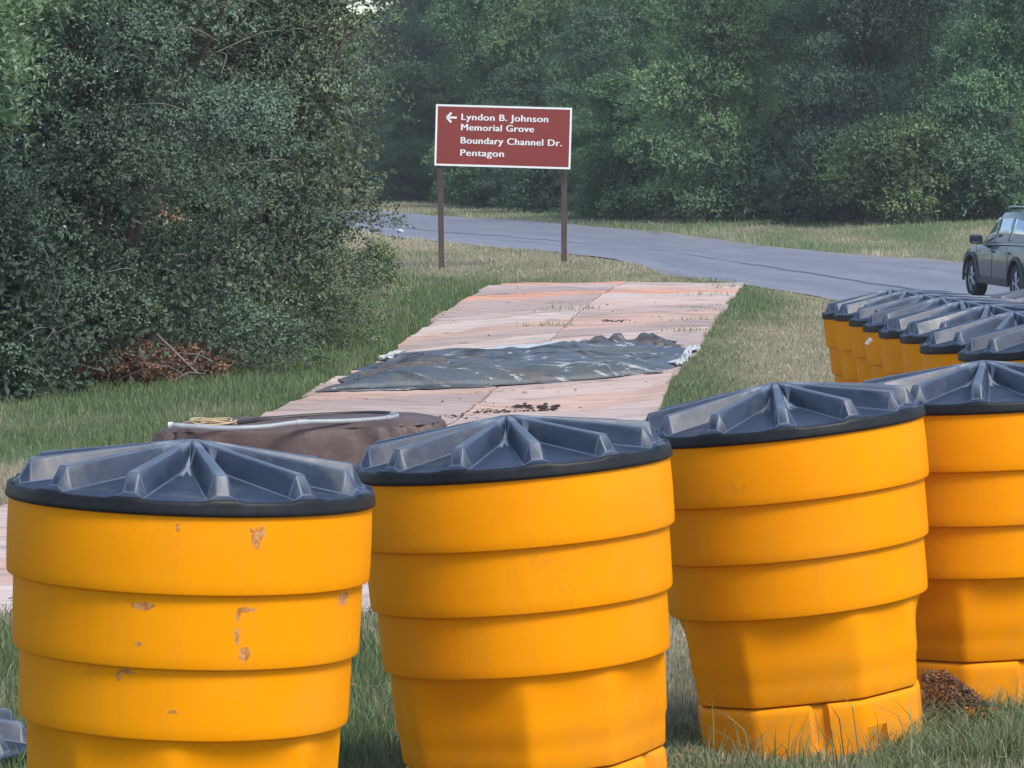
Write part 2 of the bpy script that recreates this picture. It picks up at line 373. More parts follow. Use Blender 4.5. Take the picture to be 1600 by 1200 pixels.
for lo_, k_ in ((.30, .3), (.66, .3)):
    dd = mth(N, L, 'ABSOLUTE', mth(N, L, 'SUBTRACT', sep.outputs[1], lo_)); col = mix(N, L, ramp(N, L, dd, .10, .02, 0, k_), col, (.10, .11, .14))
edge = mth(N, L, 'ABSOLUTE', mth(N, L, 'SUBTRACT', sep.outputs[1], .5))
col = mix(N, L, mth(N, L, 'MULTIPLY', ramp(N, L, edge, .44, .5), ramp(N, L, noise(N, L, geo, 2, 5), .4, .6)), col, (.22, .19, .15))
L.new(col, B.inputs['Base Color']); B.inputs['Roughness'].default_value = .72
bump(N, L, B, noise(N, L, geo, 60, 3), .3, .01)
nr = 220; a = catmull([(p.x, p.y) for p in RF], nr); b = catmull([(p.x, p.y) for p in RN], nr)
# pair by equal depth (y) so rows run across the road
ya = np.linspace(max(a[:, 1].min(), b[:, 1].min()) , min(a[:, 1].max(), b[:, 1].max()), nr)
def res(c, yq): o = np.argsort(c[:, 1]); return np.interp(yq, c[o, 1], c[o, 0])
t = np.linspace(0, 1, nr); V = []; UV = []
nc = 14
for i in range(nr):
    p, q2 = a[i], b[i]
    for j in range(nc):
        s = j / (nc - 1); x, y = p * (1 - s) + q2 * s; V.append((x, y)); UV.append((i / nr, s))
V = np.array(V); Zr = gz(V[:, 0], V[:, 1]) + .012
idx = np.arange(nr * nc).reshape(nr, nc); q = np.stack([idx[:-1, :-1], idx[:-1, 1:], idx[1:, 1:], idx[1:, :-1]], -1).reshape(-1, 4)
me = np_mesh('road', np.c_[V, Zr], q, 4, True); uvl = me.uv_layers.new(name='UVMap')
uvl.data.foreach_set('uv', np.array(UV, dtype=np.float32)[q.ravel()].ravel())
me.update()
tag(link('road', me, M_road), kind='structure')

# ------------------------------------------------------------------ grass
def blades(x, y, h, wd, dry, lean=.5, segs=2, name='grass', vm=.45):
    n = len(x); z = gz(x, y) - .004; th = rng.random(n) * 2 * PI; la = rng.random(n) * 2 * PI
    ln = rng.random(n) * lean * h
    sx, sy = np.cos(th) * wd / 2, np.sin(th) * wd / 2 * .5; lx, ly = np.cos(la) * ln, np.sin(la) * ln
    v = np.clip(rng.normal(vm, .22, n), 0, 1)
    if segs == 1:
        P = np.stack([np.c_[x - sx, y - sy, z], np.c_[x + sx, y + sy, z], np.c_[x + lx, y + ly, z + h]], 1)
        k = 3; f = np.arange(n * 3).reshape(n, 3)
        me = np_mesh(name, P.reshape(-1, 3), f, 3)
    else:
        P = np.stack([np.c_[x - sx, y - sy, z], np.c_[x + sx, y + sy, z],
                      np.c_[x + lx * .3 + sx * .75, y + ly * .3 + sy * .75, z + h * .6], np.c_[x + lx * .3 - sx * .75, y + ly * .3 - sy * .75, z + h * .6],
                      np.c_[x + lx, y + ly, z + h * (1 - .15 * lean)]], 1)
        k = 5; b0 = np.arange(n)[:, None] * 5
        f = np.concatenate([b0 + [0, 1, 2], b0 + [0, 2, 3], b0 + [3, 2, 4]], 0); me = np_mesh(name, P.reshape(-1, 3), f, 3)
    add_attr(me, 'v', np.repeat(v, k)); add_attr(me, 'dry', np.repeat(dry, k)); return me
def keep(x, y): return ~inpoly(x, y, mat_poly) & ~inpoly(x, y, road_poly)
# sampled evenly as a person at the barrels would see it: dense near, sparse far
n = 420000
py = rng.uniform(335, 1260, n); px = rng.uniform(-260, 1860, n)
py = np.where(rng.random(n) < .55, rng.uniform(335, 700, n), py)
D = np.full(n, 30.)
for _ in range(30):
    xx = (px - 800) / F * D; zz = gz(xx, D); D = .5 * D + .5 * np.clip((CAMZ - zz) * F / (py - YH), 5, 75)
x = (px - 800) / F * D + rng.normal(0, .02, n); y = D + rng.normal(0, .3, n) * D / 40
ok = keep(x, y) & (y > 6) & (y < 74); x, y = x[ok], y[ok]
dr = dryness(x, y); dr = np.clip(dr + rng.normal(0, .16, len(x)), 0, 1)
h = (.045 + .05 * rng.random(len(x)) + .05 * (1 - dr) * rng.random(len(x))) * (.6 + .9 * fbm(x * 1.3, y * .7))
lush = (x < cx(LE, y)) & (dist_line(x, y, LE) < 2.5) & (y > 31); h = np.where(lush, h * 1.3, h); h = np.where(x > cx(RE, y), h * .6, h); h = np.where(y > 56, h * .75, h)
wd = np.maximum(.0045, y * .00022) * (1 + .4 * rng.random(len(x)))
tag(link('grass', blades(x, y, h, wd, dr), M_grass), 'short turf, green and straw coloured, around the barrels and plywood', 'grass', kind='stuff')
# verge beyond / beside the road
n = 150000
y = rng.uniform(60, 190, n) ** 1.0; y = 60 + (rng.random(n) ** 1.4) * 130; x = (rng.uniform(-300, 1900, n) - 800) / F * y
ok = keep(x, y) & ((y > 74)); x, y = x[ok], y[ok]
dr = np.clip(dryness(x, y) + rng.normal(0, .16, len(x)), 0, 1); nearroad = dist_line(x, y, RF) < 1.2
h = (.05 + .07 * rng.random(len(x))) * (.6 + fbm(x * .8, y * .3)); h = np.where(nearroad, h * 1.6, h)
tag(link('grass', blades(x, y, h, y * .0003, dr, segs=1, vm=.75), M_grass), 'rough mown grass on the verge past the road', 'grass', kind='stuff')
# taller grass round the near barrels
def clump(px0, px1, D0, D1, n, hmin, hmax, dryv=.15):
    y = rng.uniform(D0, D1, n); x = (rng.uniform(px0, px1, n) - 800) / F * y
    return x, y, rng.uniform(hmin, hmax, n) * (.5 + .5 * rng.random(n)), np.clip(rng.normal(dryv, .15, n), 0, 1)
cl = [clump(1100, 1445, 10.3, 10.7, 70, .22, .36, .1), clump(1080, 1450, 10.25, 10.72, 1500, .03, .11), clump(1120, 1450, 10.3, 10.7, 160, .1, .24), clump(1430, 1640, 10.6, 11.5, 5200, .05, .17), clump(1430, 1640, 10.4, 11.4, 240, .12, .26, .1),
      clump(1040, 1100, 10.2, 11.5, 700, .04, .10), clump(540, 620, 8.8, 12.5, 2500, .03, .10), clump(-30, 60, 9.5, 12.5, 1200, .04, .12, .5),
      clump(1380, 1480, 10.0, 11.0, 1400, .05, .14), clump(440, 545, 15, 18, 500, .03, .12), clump(1000, 1330, 22, 30, 400, .04, .13, .3)]
x, y, h, dr = [np.concatenate([c[i] for c in cl]) for i in range(4)]
ok = keep(x, y); x, y, h, dr = x[ok], y[ok], h[ok], dr[ok]
tag(link('grass', blades(x, y, h, np.full(len(x), .005), dr, lean=.9), M_grass), 'taller green grass blades at the feet of the near barrels', 'grass', kind='stuff')

n = 1500
py_ = rng.uniform(640, 1250, n); px_ = rng.uniform(-200, 1800, n); D = CAMZ * F / (py_ - YH); x = (px_ - 800) / F * D; y = D + rng.normal(0, .2, n)
ok = ~inpoly(x, y, road_poly) & (y < 45) & (y > 6); x, y = x[ok], y[ok]; n = len(x); z = gz(x, y) + rng.uniform(.01, .06, n); z = np.where(inpoly(x, y, mat_poly), z + .01, z)
a = rng.random(n) * 6.28; sz = rng.uniform(.008, .022, n); c_, s_ = np.cos(a) * sz, np.sin(a) * sz; t_ = rng.normal(0, .3, n) * sz
P = np.stack([np.c_[x - c_, y - s_, z - t_], np.c_[x + s_ * .5, y - c_ * .5, z + t_], np.c_[x + c_, y + s_, z + t_ * .5], np.c_[x - s_ * .5, y + c_ * .5, z]], 1)
me = np_mesh('leaf_litter', P.reshape(-1, 3), np.arange(n * 4), 4)
o = link('leaf_litter', me, simple('dry_leaf', (.22, .14, .08), .9, nscale=3, var=.6)); tag(o, 'small dry brown leaves fallen on the turf', 'leaf litter', kind='stuff')

# ------------------------------------------------------------------ foliage tools
def unit(a): return a / np.maximum(np.linalg.norm(a, axis=1, keepdims=True), 1e-9)
def leaf_verts(c, d, nrm, ln, wd, fold=.25):
    d = unit(d); s = unit(np.cross(d, nrm)); nn = np.cross(s, d)
    ln = ln[:, None]; wd = wd[:, None]
    a = c; b = c + d * ln * .45 + s * wd * .5 + nn * wd * fold; e = c + d * ln; g = c + d * ln * .45 - s * wd * .5 + nn * wd * fold
    return np.stack([a, b, e, g], 1).reshape(-1, 3)
def leaves_mesh(name, clumps, ln, wd, thin_above=None, seed=0, jitter=.6, up=.25, cvar=.12, shell=.35, form=.8):
    """clumps: rows (cx,cy,cz, ax,ay,az radii, yaw, count)."""
    r = np.random.default_rng(seed); VV = []; vv = []
    for (x, y, z, a, b, c, yaw, cnt) in clumps:
        cnt = int(cnt); k = 1.
        if thin_above and z > thin_above: cnt = cnt // 4; k = 1.9
        # twigs inside the clump carrying several leaves
        per = 6; nt = max(cnt // per, 2)
        d = unit(r.normal(size=(nt, 3)) + [0, 0, up]); rad = r.uniform(shell, 1.0, nt) ** .45
        tp = d * rad[:, None] * [a, b, c]; cs, sn = math.cos(yaw), math.sin(yaw)
        td = unit(d * [1, 1, .5] + r.normal(size=(nt, 3)) * .5)
        T = np.repeat(tp, per, 0); Dn = np.repeat(td, per, 0); u = np.tile(np.linspace(0, 1, per), nt)
        P = T + Dn * (u * ln * k * 3.0)[:, None] + r.normal(size=T.shape) * ln * .25 * k
        ld = unit(Dn * .8 + r.normal(size=T.shape) * .8 - [0, 0, .15]); nr_ = unit(np.repeat(d, per, 0) * form + [0, 0, .6] + r.normal(size=T.shape) * jitter)
        R = np.array([[cs, -sn, 0], [sn, cs, 0], [0, 0, 1]])
        P = P @ R.T + [x, y, z]; ld = ld @ R.T; nr_ = nr_ @ R.T
        L_ = ln * k * r.uniform(.7, 1.3, len(P)); W_ = wd * k * r.uniform(.7, 1.3, len(P))
        VV.append(leaf_verts(P, ld, nr_, L_, W_)); base = r.normal(.5, cvar)
        vv.append(np.clip(base + r.normal(0, .13, len(P)), 0, 1))
    V = np.concatenate(VV); v = np.concatenate(vv); me = np_mesh(name, V, np.arange(len(V)), 4)
    add_attr(me, 'v', np.repeat(v, 4)); return me
def crown_clumps(R, H, hb, nclump, count, prof, seed, cr=(.45, .95), flat=.55, inner=.35):
    r = np.random.default_rng(seed); out = []
    for i in range(nclump):
        h = r.random(); az = r.random() * 2 * PI; pr = prof(h) * (.82 + .3 * vnoise(np.array([az * 2.1 + seed]), np.array([h * 4.]))[0])
        q = 1 - (r.random() ** 1.7) * inner if i > nclump * .12 else r.random() * .6
        rr = R * pr * q; s = r.uniform(*cr)
        out.append((math.cos(az) * rr, math.sin(az) * rr, hb + (H - hb) * h, s * 1.35, s, s * flat * r.uniform(.8, 1.3), az, count * s * s / (cr[1] ** 2)))
    return out
def trunk_mesh(name, H, r0, clumps, nl, seed, lean=.3):
    r = random.Random(seed); parts = []; P = [Vector((0, 0, -.15))]; n = 7
    for i in range(1, n + 1): P.append(Vector((P[-1].x + r.uniform(-lean, lean) * H / 30, P[-1].y + r.uniform(-lean, lean) * H / 30, H * .85 * i / n)))
    parts.append(tube(P, [r0 * (1 - .8 * i / n) for i in range(n + 1)], 8))
    for k in range(nl):
        c = clumps[r.randrange(len(clumps))]; tip = Vector(c[:3]); zz = max(.1, tip.z - abs(r.uniform(.3, .25 * H))); zz = min(zz, H * .8)
        i = min(int(zz / (H * .85) * n), n - 1); u = zz / (H * .85) * n - i; b = P[i].lerp(P[i + 1], max(0, min(1, u)))
        mid = b.lerp(tip, .5) + Vector((r.uniform(-.2, .2), r.uniform(-.2, .2), r.uniform(0, .3)))
        rr = r0 * .28 * (1 - .6 * zz / H); parts.append(tube([b, b.lerp(mid, .5), mid, mid.lerp(tip, .6), tip], [rr, rr * .8, rr * .6, rr * .4, rr * .15], 5, False))
    return pydata(name, *merge(parts), smooth=True)

# crown kinds for the wood behind the road
def p_oval(h): return math.sqrt(max(.03, 1 - (2 * h - .85) ** 2 / 1.6))
def p_pyr(h): return max(.12, 1.0 - .8 * h) if h > .12 else .85
def p_col(h): return .95 - .25 * h
KINDS = {}
def kind(nm, R, H, hb, nc, cnt, prof, seed, leaf, wdt, thin=9.5, **kw):
    cl = crown_clumps(R, H, hb, nc, cnt, prof, seed, **kw)
    KINDS[nm] = (leaves_mesh(nm + '_crown', cl, leaf, wdt, thin, seed, up=.75, cvar=.33, shell=.75, form=1.7, jitter=.36), trunk_mesh(nm + '_trunk', H, .18, cl, 16, seed))
kind('broad', 3.3, 13, .3, 95, 1900, p_oval, 11, .15, .09, cr=(.55, 1.45), flat=.55, inner=.5)
kind('layered', 2.7, 10.5, .25, 130, 1100, p_pyr, 12, .13, .075, cr=(.45, 1.2), flat=.34, inner=.45)
kind('upright', 2.4, 14, .3, 105, 1350, p_col, 13, .14, .085, cr=(.4, 1.2), flat=.62, inner=.5)
kind('fine', 2.8, 12, .25, 125, 1500, p_oval, 14, .11, .065, cr=(.4, 1.15), flat=.45, inner=.5)
kind('shrub', 1.6, 2.6, .05, 60, 520, p_oval, 15, .12, .08, cr=(.35, .6), flat=.6)
def tree(name, knd, px, D, scale, tint, label, cat='tree', group=None, rz=0):
    x = (px - 800) / F * D; r = empty(name, (x, D, gz1(x, D)), (0, 0, rz)); r.scale = scale if hasattr(scale, '__len__') else (scale,) * 3
    tag(r, label, cat, group)
    c = link('crown', KINDS[knd][0], M_leaf, r); c.color = (*tint, 1); link('trunk', KINDS[knd][1], M_bark, r); return r
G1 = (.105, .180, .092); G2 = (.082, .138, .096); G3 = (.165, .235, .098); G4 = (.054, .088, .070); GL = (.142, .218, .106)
T = [('broad', 1075, 136, (.75, .75, 1.0), GL, 'light green tree rising behind the pyramid shaped tree, its crown out of frame'),
     ('layered', 1112, 112, (.86, .86, 1.0), (.138, .212, .118), 'broad pyramid shaped green tree standing forward of the wood, midway between sign and car'),
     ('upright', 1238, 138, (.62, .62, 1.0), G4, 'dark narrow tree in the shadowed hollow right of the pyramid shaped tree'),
     ('fine', 1345, 110, (.92, .92, 1.1), (.070, .112, .092), 'large dark blue green tree with fine leaves left of the car'),
     ('broad', 1462, 124, (.60, .60, .9), G2, 'slender dark green tree between the large dark tree and the one behind the car'),
     ('layered', 1572, 104, (.72, .72, .85), (.10, .175, .105), 'green tree with level leafy sprays rising right behind the car roof'),
     ('broad', 1640, 112, (.62, .62, .95), (.19, .27, .085), 'bright yellow green tree at the top right above the car'),
     ('upright', 1008, 140, (.72, .72, 1.0), G3, 'lighter green tall tree to the right of the sign, crown above its neighbours'),
     ('fine', 925, 130, (.60, .60, .62), G2, 'dark grey green tree right behind the right end of the sign'),
     ('broad', 862, 150, (.70, .70, 1.), GL, 'mid green tree rising straight above the sign'),
     ('layered', 968, 119, (.66, .66, .42), G1, 'low layered tree at the verge, right of the right sign post'),
     ('broad', 765, 152, (.66, .66, .95), G1, 'green tree behind the left half of the sign'),
     ('fine', 695, 160, (.62, .62, 1.1), G4, 'dark tree just left of the sign, crown dark all through'),
     ('layered', 640, 158, (.62, .62, .55), (.10, .165, .10), 'lower green tree between the left sign post and the big bush'),
     ('upright', 592, 195, (1.0, 1.0, .64), (.17, .235, .11), 'pale yellow green tree seen over the right shoulder of the big bush'),
     ('broad', 715, 230, (1.1, 1.1, 1.1), (.13, .185, .11), 'far tree behind the wood left of the sign, its tint paled for haze'),  # distance haze painted in as a lighter tint
     ('broad', 560, 270, (1.3, 1.3, .74), (.14, .19, .125), 'farthest tree, tinted pale for haze, beneath the scrap of sky at the top of the photo'),  # pale tint stands for haze, put into the leaf colour
     ('fine', 1195, 122, (.50, .50, .70), (.12, .185, .11), 'small fine leaved tree tucked against the right side of the pyramid shaped tree'),
     ('layered', 1270, 118, (.50, .50, .80), (.098, .155, .10), 'narrow layered tree at the left flank of the large dark blue green tree'),
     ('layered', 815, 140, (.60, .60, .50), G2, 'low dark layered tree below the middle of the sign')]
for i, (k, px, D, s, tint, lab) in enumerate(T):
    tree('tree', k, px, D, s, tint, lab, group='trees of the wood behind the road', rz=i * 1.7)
S = [(760, 146, 1.1, G1, 'low green shrub at the wood edge below the left half of the sign'), (870, 132, 1.1, G2, 'low shrub at the wood edge beside the right sign post'),
     (1010, 117, 1.0, G1, 'rounded low shrub at the left foot of the pyramid shaped tree'), (1190, 112, .9, G2, 'low shrub at the right foot of the pyramid shaped tree'),
     (1300, 106, .9, G4, 'dark low shrub at the foot of the large very dark tree'), (1400, 103, 1.0, (.09, .135, .066), 'olive low shrub by the verge left of the car'),
     (1500, 104, 1.0, G2, 'blue green shrub on the bank just left of the car mirror'), (680, 160, 1.2, G4, 'dark shrub at the wood edge left of the left sign post')]
for i, (px, D, s, tint, lab) in enumerate(S): tree('shrub', 'shrub', px, D, s, tint, lab, 'shrub', 'shrubs along the edge of the wood', i * 2.3)
# the depth of the wood behind: nobody could count it
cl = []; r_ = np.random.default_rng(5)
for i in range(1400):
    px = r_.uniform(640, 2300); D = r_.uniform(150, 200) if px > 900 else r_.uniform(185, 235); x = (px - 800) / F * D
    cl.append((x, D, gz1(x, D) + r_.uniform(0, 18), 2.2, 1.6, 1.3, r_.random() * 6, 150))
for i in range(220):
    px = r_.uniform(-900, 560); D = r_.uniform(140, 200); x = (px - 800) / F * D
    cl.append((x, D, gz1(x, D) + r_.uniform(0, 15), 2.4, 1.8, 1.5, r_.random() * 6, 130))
o = link('wood_background', leaves_mesh('wood_background', cl, .34, .22, None, 6), M_leaf); o.color = (.035, .06, .036, 1)  # very dark tint paints the shade of the hollows between crowns
tag(o, 'mass of green foliage, tinted dark for shade, deeper in the wood behind the road', 'woodland', kind='stuff')

# ------------------------------------------------------------------ big evergreen shrubs on the left
def p_bush(h): return math.sqrt(max(.04, 1 - (1.15 * h - .25) ** 2 * 1.1))
def big_bush(px, D, R, H, seed, tint, label, nclump, cnt, ln=.043, wd=.026, stems=14, mesh=None, prof=p_bush, cr=(.22, .5), matl=None):
    x = (px - 800) / F * D; r = empty('evergreen_bush', (x, D, gz1(x, D))); tag(r, label, 'bush', 'evergreen bushes left of the path')
    cl = crown_clumps(R, H, .02, nclump, cnt, prof, seed, cr=cr, flat=.6, inner=.42)
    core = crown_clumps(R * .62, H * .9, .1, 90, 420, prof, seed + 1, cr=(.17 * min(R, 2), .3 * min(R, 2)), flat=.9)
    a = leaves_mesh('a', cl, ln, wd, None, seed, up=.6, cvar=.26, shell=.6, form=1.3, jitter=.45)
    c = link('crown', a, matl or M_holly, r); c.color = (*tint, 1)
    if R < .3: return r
    c2 = link('inner_foliage', leaves_mesh('b', core, .085, .055, None, seed + 2), matl or M_holly, r); c2.color = (*[t * .8 for t in tint], 1)  # inner leaves added to darken the crown's inside, shade put in their tint
    rr = random.Random(seed); parts = []
    for k in range(stems):
        az = rr.uniform(0, 2 * PI); q = R * rr.uniform(.5, .92); hh = H * rr.uniform(.35, .9)
        p0 = Vector((rr.uniform(-.25, .25), rr.uniform(-.25, .25), -.1)); p3 = Vector((math.cos(az) * q, math.sin(az) * q, hh))
        p1 = p0.lerp(p3, .35) + Vector((0, 0, .25 * H * rr.random())); p2 = p0.lerp(p3, .7) + Vector((0, 0, .15 * H * rr.random()))
        parts.append(tube(catmull([p0, p1, p2, p3], 9), [.045 * (1 - i / 10) + .006 for i in range(9)], 6, False))
    # bare pale twigs arching at the outer skin, towards the light
    tw = []
    for k in range(26):
        az = rr.uniform(PI * 1.02, PI * 1.98); hh = H * rr.uniform(.15, .75); q = R * prof(hh / H) * 1.0
        p = Vector((math.cos(az) * q * .8, math.sin(az) * q * .8, hh)); t_ = az + rr.choice([-1, 1]) * rr.uniform(.15, .4)
        p2 = Vector((math.cos(t_) * q * 1.12, math.sin(t_) * q * 1.12, hh + rr.uniform(-.35, .3)))
        md = p.lerp(p2, .5) + Vector((math.cos(az), math.sin(az), .6)) * .15
        tw.append(tube(catmull([p, md, p2], 7), [.009 * (1 - i / 9) for i in range(7)], 4, False))
    link('stems', pydata('stems', *merge(parts), smooth=True), M_bark, r)['kind'] = 'stuff'; link('twigs', pydata('twigs', *merge(tw), smooth=True), M_twig, r)['kind'] = 'stuff'
    return r
big_bush(140, 36.6, 2.0, 6.2, 21, (.090, .130, .104), 'huge dark evergreen bush filling the left of the photo behind the first barrel', 220, 1300, cr=(.18, .62))
big_bush(380, 41.0, 1.55, 6.0, 22, (.104, .142, .098), 'middle evergreen bush with an open olive crown, right of the huge dark one', 210, 760)
big_bush(425, 47.0, .88, 6.6, 23, (.135, .180, .098), 'rightmost of the big evergreen bushes, lighter green, its edge against the road', 180, 520)
big_bush(-60, 34.0, 1.1, 2.1, 24, (.064, .098, .078), 'low dark bush at the very left edge under the overhanging tree', 90, 480)
big_bush(588, 50.5, .15, .55, 25, (.11, .145, .07), 'small leafy sprout standing alone at the right foot of the big bushes', 16, 420, .05, .03, 4, cr=(.06, .14))
# overhanging deciduous tree at the top left
cl = []
for (px, py, D, s) in [(-40, 10, 31, .34), (5, 40, 31, .16), (-25, 100, 30.5, .25), (-30, 140, 30.5, .22), (50, 8, 31.5, .14), (110, 0, 32, .14), (160, -4, 32, .12), (5, 125, 30.6, .09),
                       (-60, 190, 31, .26), (75, 22, 31.5, .08), (0, 186, 31, .09), (35, 192, 31, .06), (15, 96, 31, .07), (-80, 90, 31.5, .6), (-120, -60, 32, .9), (0, -80, 32, .8), (140, -90, 33, .7)]:
    p = at(px, py, D); cl.append((p.x + 6.2, D - 31.5, p.z, s * 1.3, s, s * .45, 0, 1300 * s))
t0 = empty('tree', (-6.2, 31.5, gz1(-6.2, 31.5))); tag(t0, 'light green deciduous tree hanging over the top left corner in front of the bushes', 'tree')
cl = [(a, b, z - t0.location.z, *r) for a, b, z, *r in cl]
c = link('crown', leaves_mesh('overhang', cl, .085, .036, None, 31), M_leaf, t0); c.color = (.125, .19, .115, 1)
link('trunk', trunk_mesh('overhang_trunk', 5.5, .14, cl, 14, 9), M_bark, t0)

# dead brush pile
pc = ground(255, 606); bp = empty('brush_pile', tuple(pc)); tag(bp, 'pile of cut dead branches with rusty brown leaves at the foot of the bushes', 'brush pile')
r_ = np.random.default_rng(8); cl = [(r_.uniform(-.6, .55), r_.uniform(-.25, .4), r_.uniform(.05, .3), .2, .16, .1, r_.random() * 6, 230) for _ in range(26)]
o = link('dead_leaves', leaves_mesh('dead', cl, .055, .032, None, 41), M_dead, bp); o.color = (.19, .115, .085, 1); o['kind'] = 'stuff'
tw = []
rr = random.Random(4)
for k in range(46):
    p = Vector((rr.uniform(-.7, .6), rr.uniform(-.4, .4), rr.uniform(.02, .25))); a = rr.uniform(0, 2 * PI); l = rr.uniform(.3, .8)
    q = p + Vector((math.cos(a) * l, math.sin(a) * l, rr.uniform(-.1, .25))); tw.append(tube([p, p.lerp(q, .5) + Vector((0, 0, .05)), q], [.010, .007, .003], 5, False))
tw.append(tube([Vector((-.05, -.15, .55)), Vector((.25, -.3, .28)), Vector((.55, -.45, .02))], [.016, .014, .01], 6))
o = link('dead_twigs', pydata('tw', *merge(tw), smooth=True), M_twig, bp); o['kind'] = 'stuff'
# two dead sprays inside the bush
for (px, py, D, s) in [(341, 430, 38.5, .075), (262, 330, 34.9, .04)]:
    p = at(px, py, D); o = link('dead_leaf_spray', leaves_mesh('sp', [(0, 0, 0, s, s, s * 2.2, 0, 60)], .045, .028, None, 5), M_dead); o.location = p; o.color = (.26, .17, .12, 1)
    tag(o, 'orange brown dead leaf spray %s' % ('low in the middle bush' if s > .05 else 'small and high, in the huge dark bush'), 'dead leaves', kind='stuff')

# ------------------------------------------------------------------ plywood path
m, N, L, B = new_mat('plywood'); M_ply = m
oi = N.new('ShaderNodeObjectInfo'); geo = N.new('ShaderNodeNewGeometry').outputs['Position']
gr = noise(N, L, vmap(N, L, geo, (.7, 5.5, 1)), 1., 8, .72, .5); f = noise(N, L, vmap(N, L, geo, (1.2, 2.2, 1)), 1, 5, .6); f3 = noise(N, L, geo, 26, 5, .7)
col = mix(N, L, ramp(N, L, gr, .38, .62), (.15, .10, .08), (.60, .44, .355))
col = mix(N, L, ramp(N, L, f, .42, .66, 0, .6), col, (.46, .38, .36))
col = mix(N, L, mix(N, L, ramp(N, L, gr, .3, .6), (.45, .45, .45), (.75, .75, .75)), col, oi.outputs['Color'])
dk = noise(N, L, vmap(N, L, geo, (.7, 5, 1), (5, 3, 0)), 1, 6, .7)
col = mix(N, L, ramp(N, L, dk, .54, .66, 0, .7), col, (.15, .10, .085))
col = mix(N, L, ramp(N, L, f3, .62, .74, 0, .5), col, (.14, .11, .10))
L.new(col, B.inputs['Base Color']); B.inputs['Roughness'].default_value = .75; bump(N, L, B, gr, .4, .01)
pp = empty('plywood_path', tuple(ground(850, 520))); tag(pp, 'temporary path of pink weathered plywood sheets laid over the grass towards the road', 'path')
nrow = 33; ts = np.linspace(0, 1, nrow + 1)
def rowpts(t):
    bumpv = math.sin(PI * min(1, t * 1.35)) * .035
    return edge_pt(LE, min(1, t)), edge_pt(RE, max(0, min(1, t - bumpv)))
cs_t = ts ** .96
for i in range(nrow):
    a0, b0 = rowpts(cs_t[i]); a1, b1 = rowpts(cs_t[i + 1])
    for half in (0, 1):
        s0, s1 = (0, .5) if half == 0 else (.5, 1)
        jl, jr = random.uniform(-.02, .02), random.uniform(-.02, .02)
        if half == 0: s0 += random.uniform(-.012, .02)
        else: s1 += random.uniform(-.012, .012)
        nxs = 13; nys = 4; V = []; lift = random.uniform(0, .012); tilt = random.uniform(-.012, .012); e0, e1 = random.random() * .03, random.random() * .025
        for kz in (0, 1):
            for jj in range(nys):
                v = jj / (nys - 1); vv = .012 + v * (.976)
                for ii in range(nxs):
                    u = ii / (nxs - 1); s = s0 + .003 + (s1 - s0 - .006) * u
                    p = (a0 * (1 - s) + b0 * s) * (1 - vv) + (a1 * (1 - s) + b1 * s) * vv
                    V.append([p[0], p[1] + (jl * (1 - u) + jr * u) * .3, (.03 + lift + tilt * (v - .5) + e0 * (1 - v) ** 3 * abs(math.sin(u * 5 + i)) + e1 * v ** 3 * abs(math.sin(u * 4 + i * 2))) if kz else -.02])
        V = np.array(V); V[:, 2] += gz(V[:, 0], V[:, 1]); o0 = nxs * nys; Fc = []
        for jj in range(nys - 1):
            for ii in range(nxs - 1):
                k = jj * nxs + ii; Fc.append((o0 + k, o0 + k + nxs, o0 + k + nxs + 1, o0 + k + 1))
        for ii in range(nxs - 1):
            Fc.append((ii, ii + 1, o0 + ii + 1, o0 + ii)); k = (nys - 1) * nxs + ii; Fc.append((k + 1, k, o0 + k, o0 + k + 1))
        for jj in range(nys - 1):
            k = jj * nxs; Fc.append((k + nxs, k, o0 + k, o0 + k + nxs)); k += nxs - 1; Fc.append((k, k + nxs, o0 + k + nxs, o0 + k))
        V -= np.array(pp.location)
        o = link('plywood_sheet', pydata('plywood_sheet', V, Fc), M_ply, pp)
        yc = (a0[1] + b0[1]) / 2; k = random.choice([(.52, .38, .33), (.44, .34, .31), (.56, .42, .37), (.38, .29, .27), (.52, .33, .26), (.56, .46, .42), (.32, .24, .22)])
        if 49.3 < yc < 50.5 or (53 < yc < 54.2 and half == 0): k = (.66, .27, .15)
        o.color = (*k, 1)
# soil crumbs and tufts on the plywood
def on_mat(px, py): g = ground(px, py, .05); return Vector((g.x, g.y, g.z + .05))
V = []; 
parts = []
rr = random.Random(12)
def crumb(p, s):
    bm = bmesh.new(); bmesh.ops.create_icosphere(bm, subdivisions=1, radius=s)
    for v in bm.verts: v.co = Vector((v.co.x * 1.6, v.co.y * 1.2, v.co.z * .55)) * rr.uniform(.7, 1.25)
    vs = [v.co + p for v in bm.verts]; fs = [tuple(v.index for v in f.verts) for f in bm.faces]; bm.free(); return vs, fs
for _ in range(150):
    px = rr.gauss(765, 38); py = 645 - (px - 765) * .07 + rr.gauss(0, 3); parts.append(crumb(on_mat(px, py), rr.uniform(.004, .013)))
for _ in range(16): parts.append(crumb(on_mat(rr.gauss(858, 8), rr.gauss(636, 2)), rr.uniform(.012, .026)))
for _ in range(20): parts.append(crumb(on_mat(rr.gauss(815, 8), rr.gauss(634, 2)), rr.uniform(.01, .02)))
for _ in range(80): parts.append(crumb(on_mat(rr.uniform(560, 1040), rr.uniform(448, 650)), rr.uniform(.004, .012)))
for _ in range(45): parts.append(crumb(on_mat(rr.gauss(960, 12), rr.gauss(501, .7)), rr.uniform(.006, .012)))
o = link('soil_crumbs', pydata('crumbs', *merge(parts)), simple('dark_soil', (.03, .022, .018), .95, nscale=30)); tag(o, 'dark crumbs of soil scattered on the plywood', 'soil', kind='stuff')
xs_, ys_ = [], []
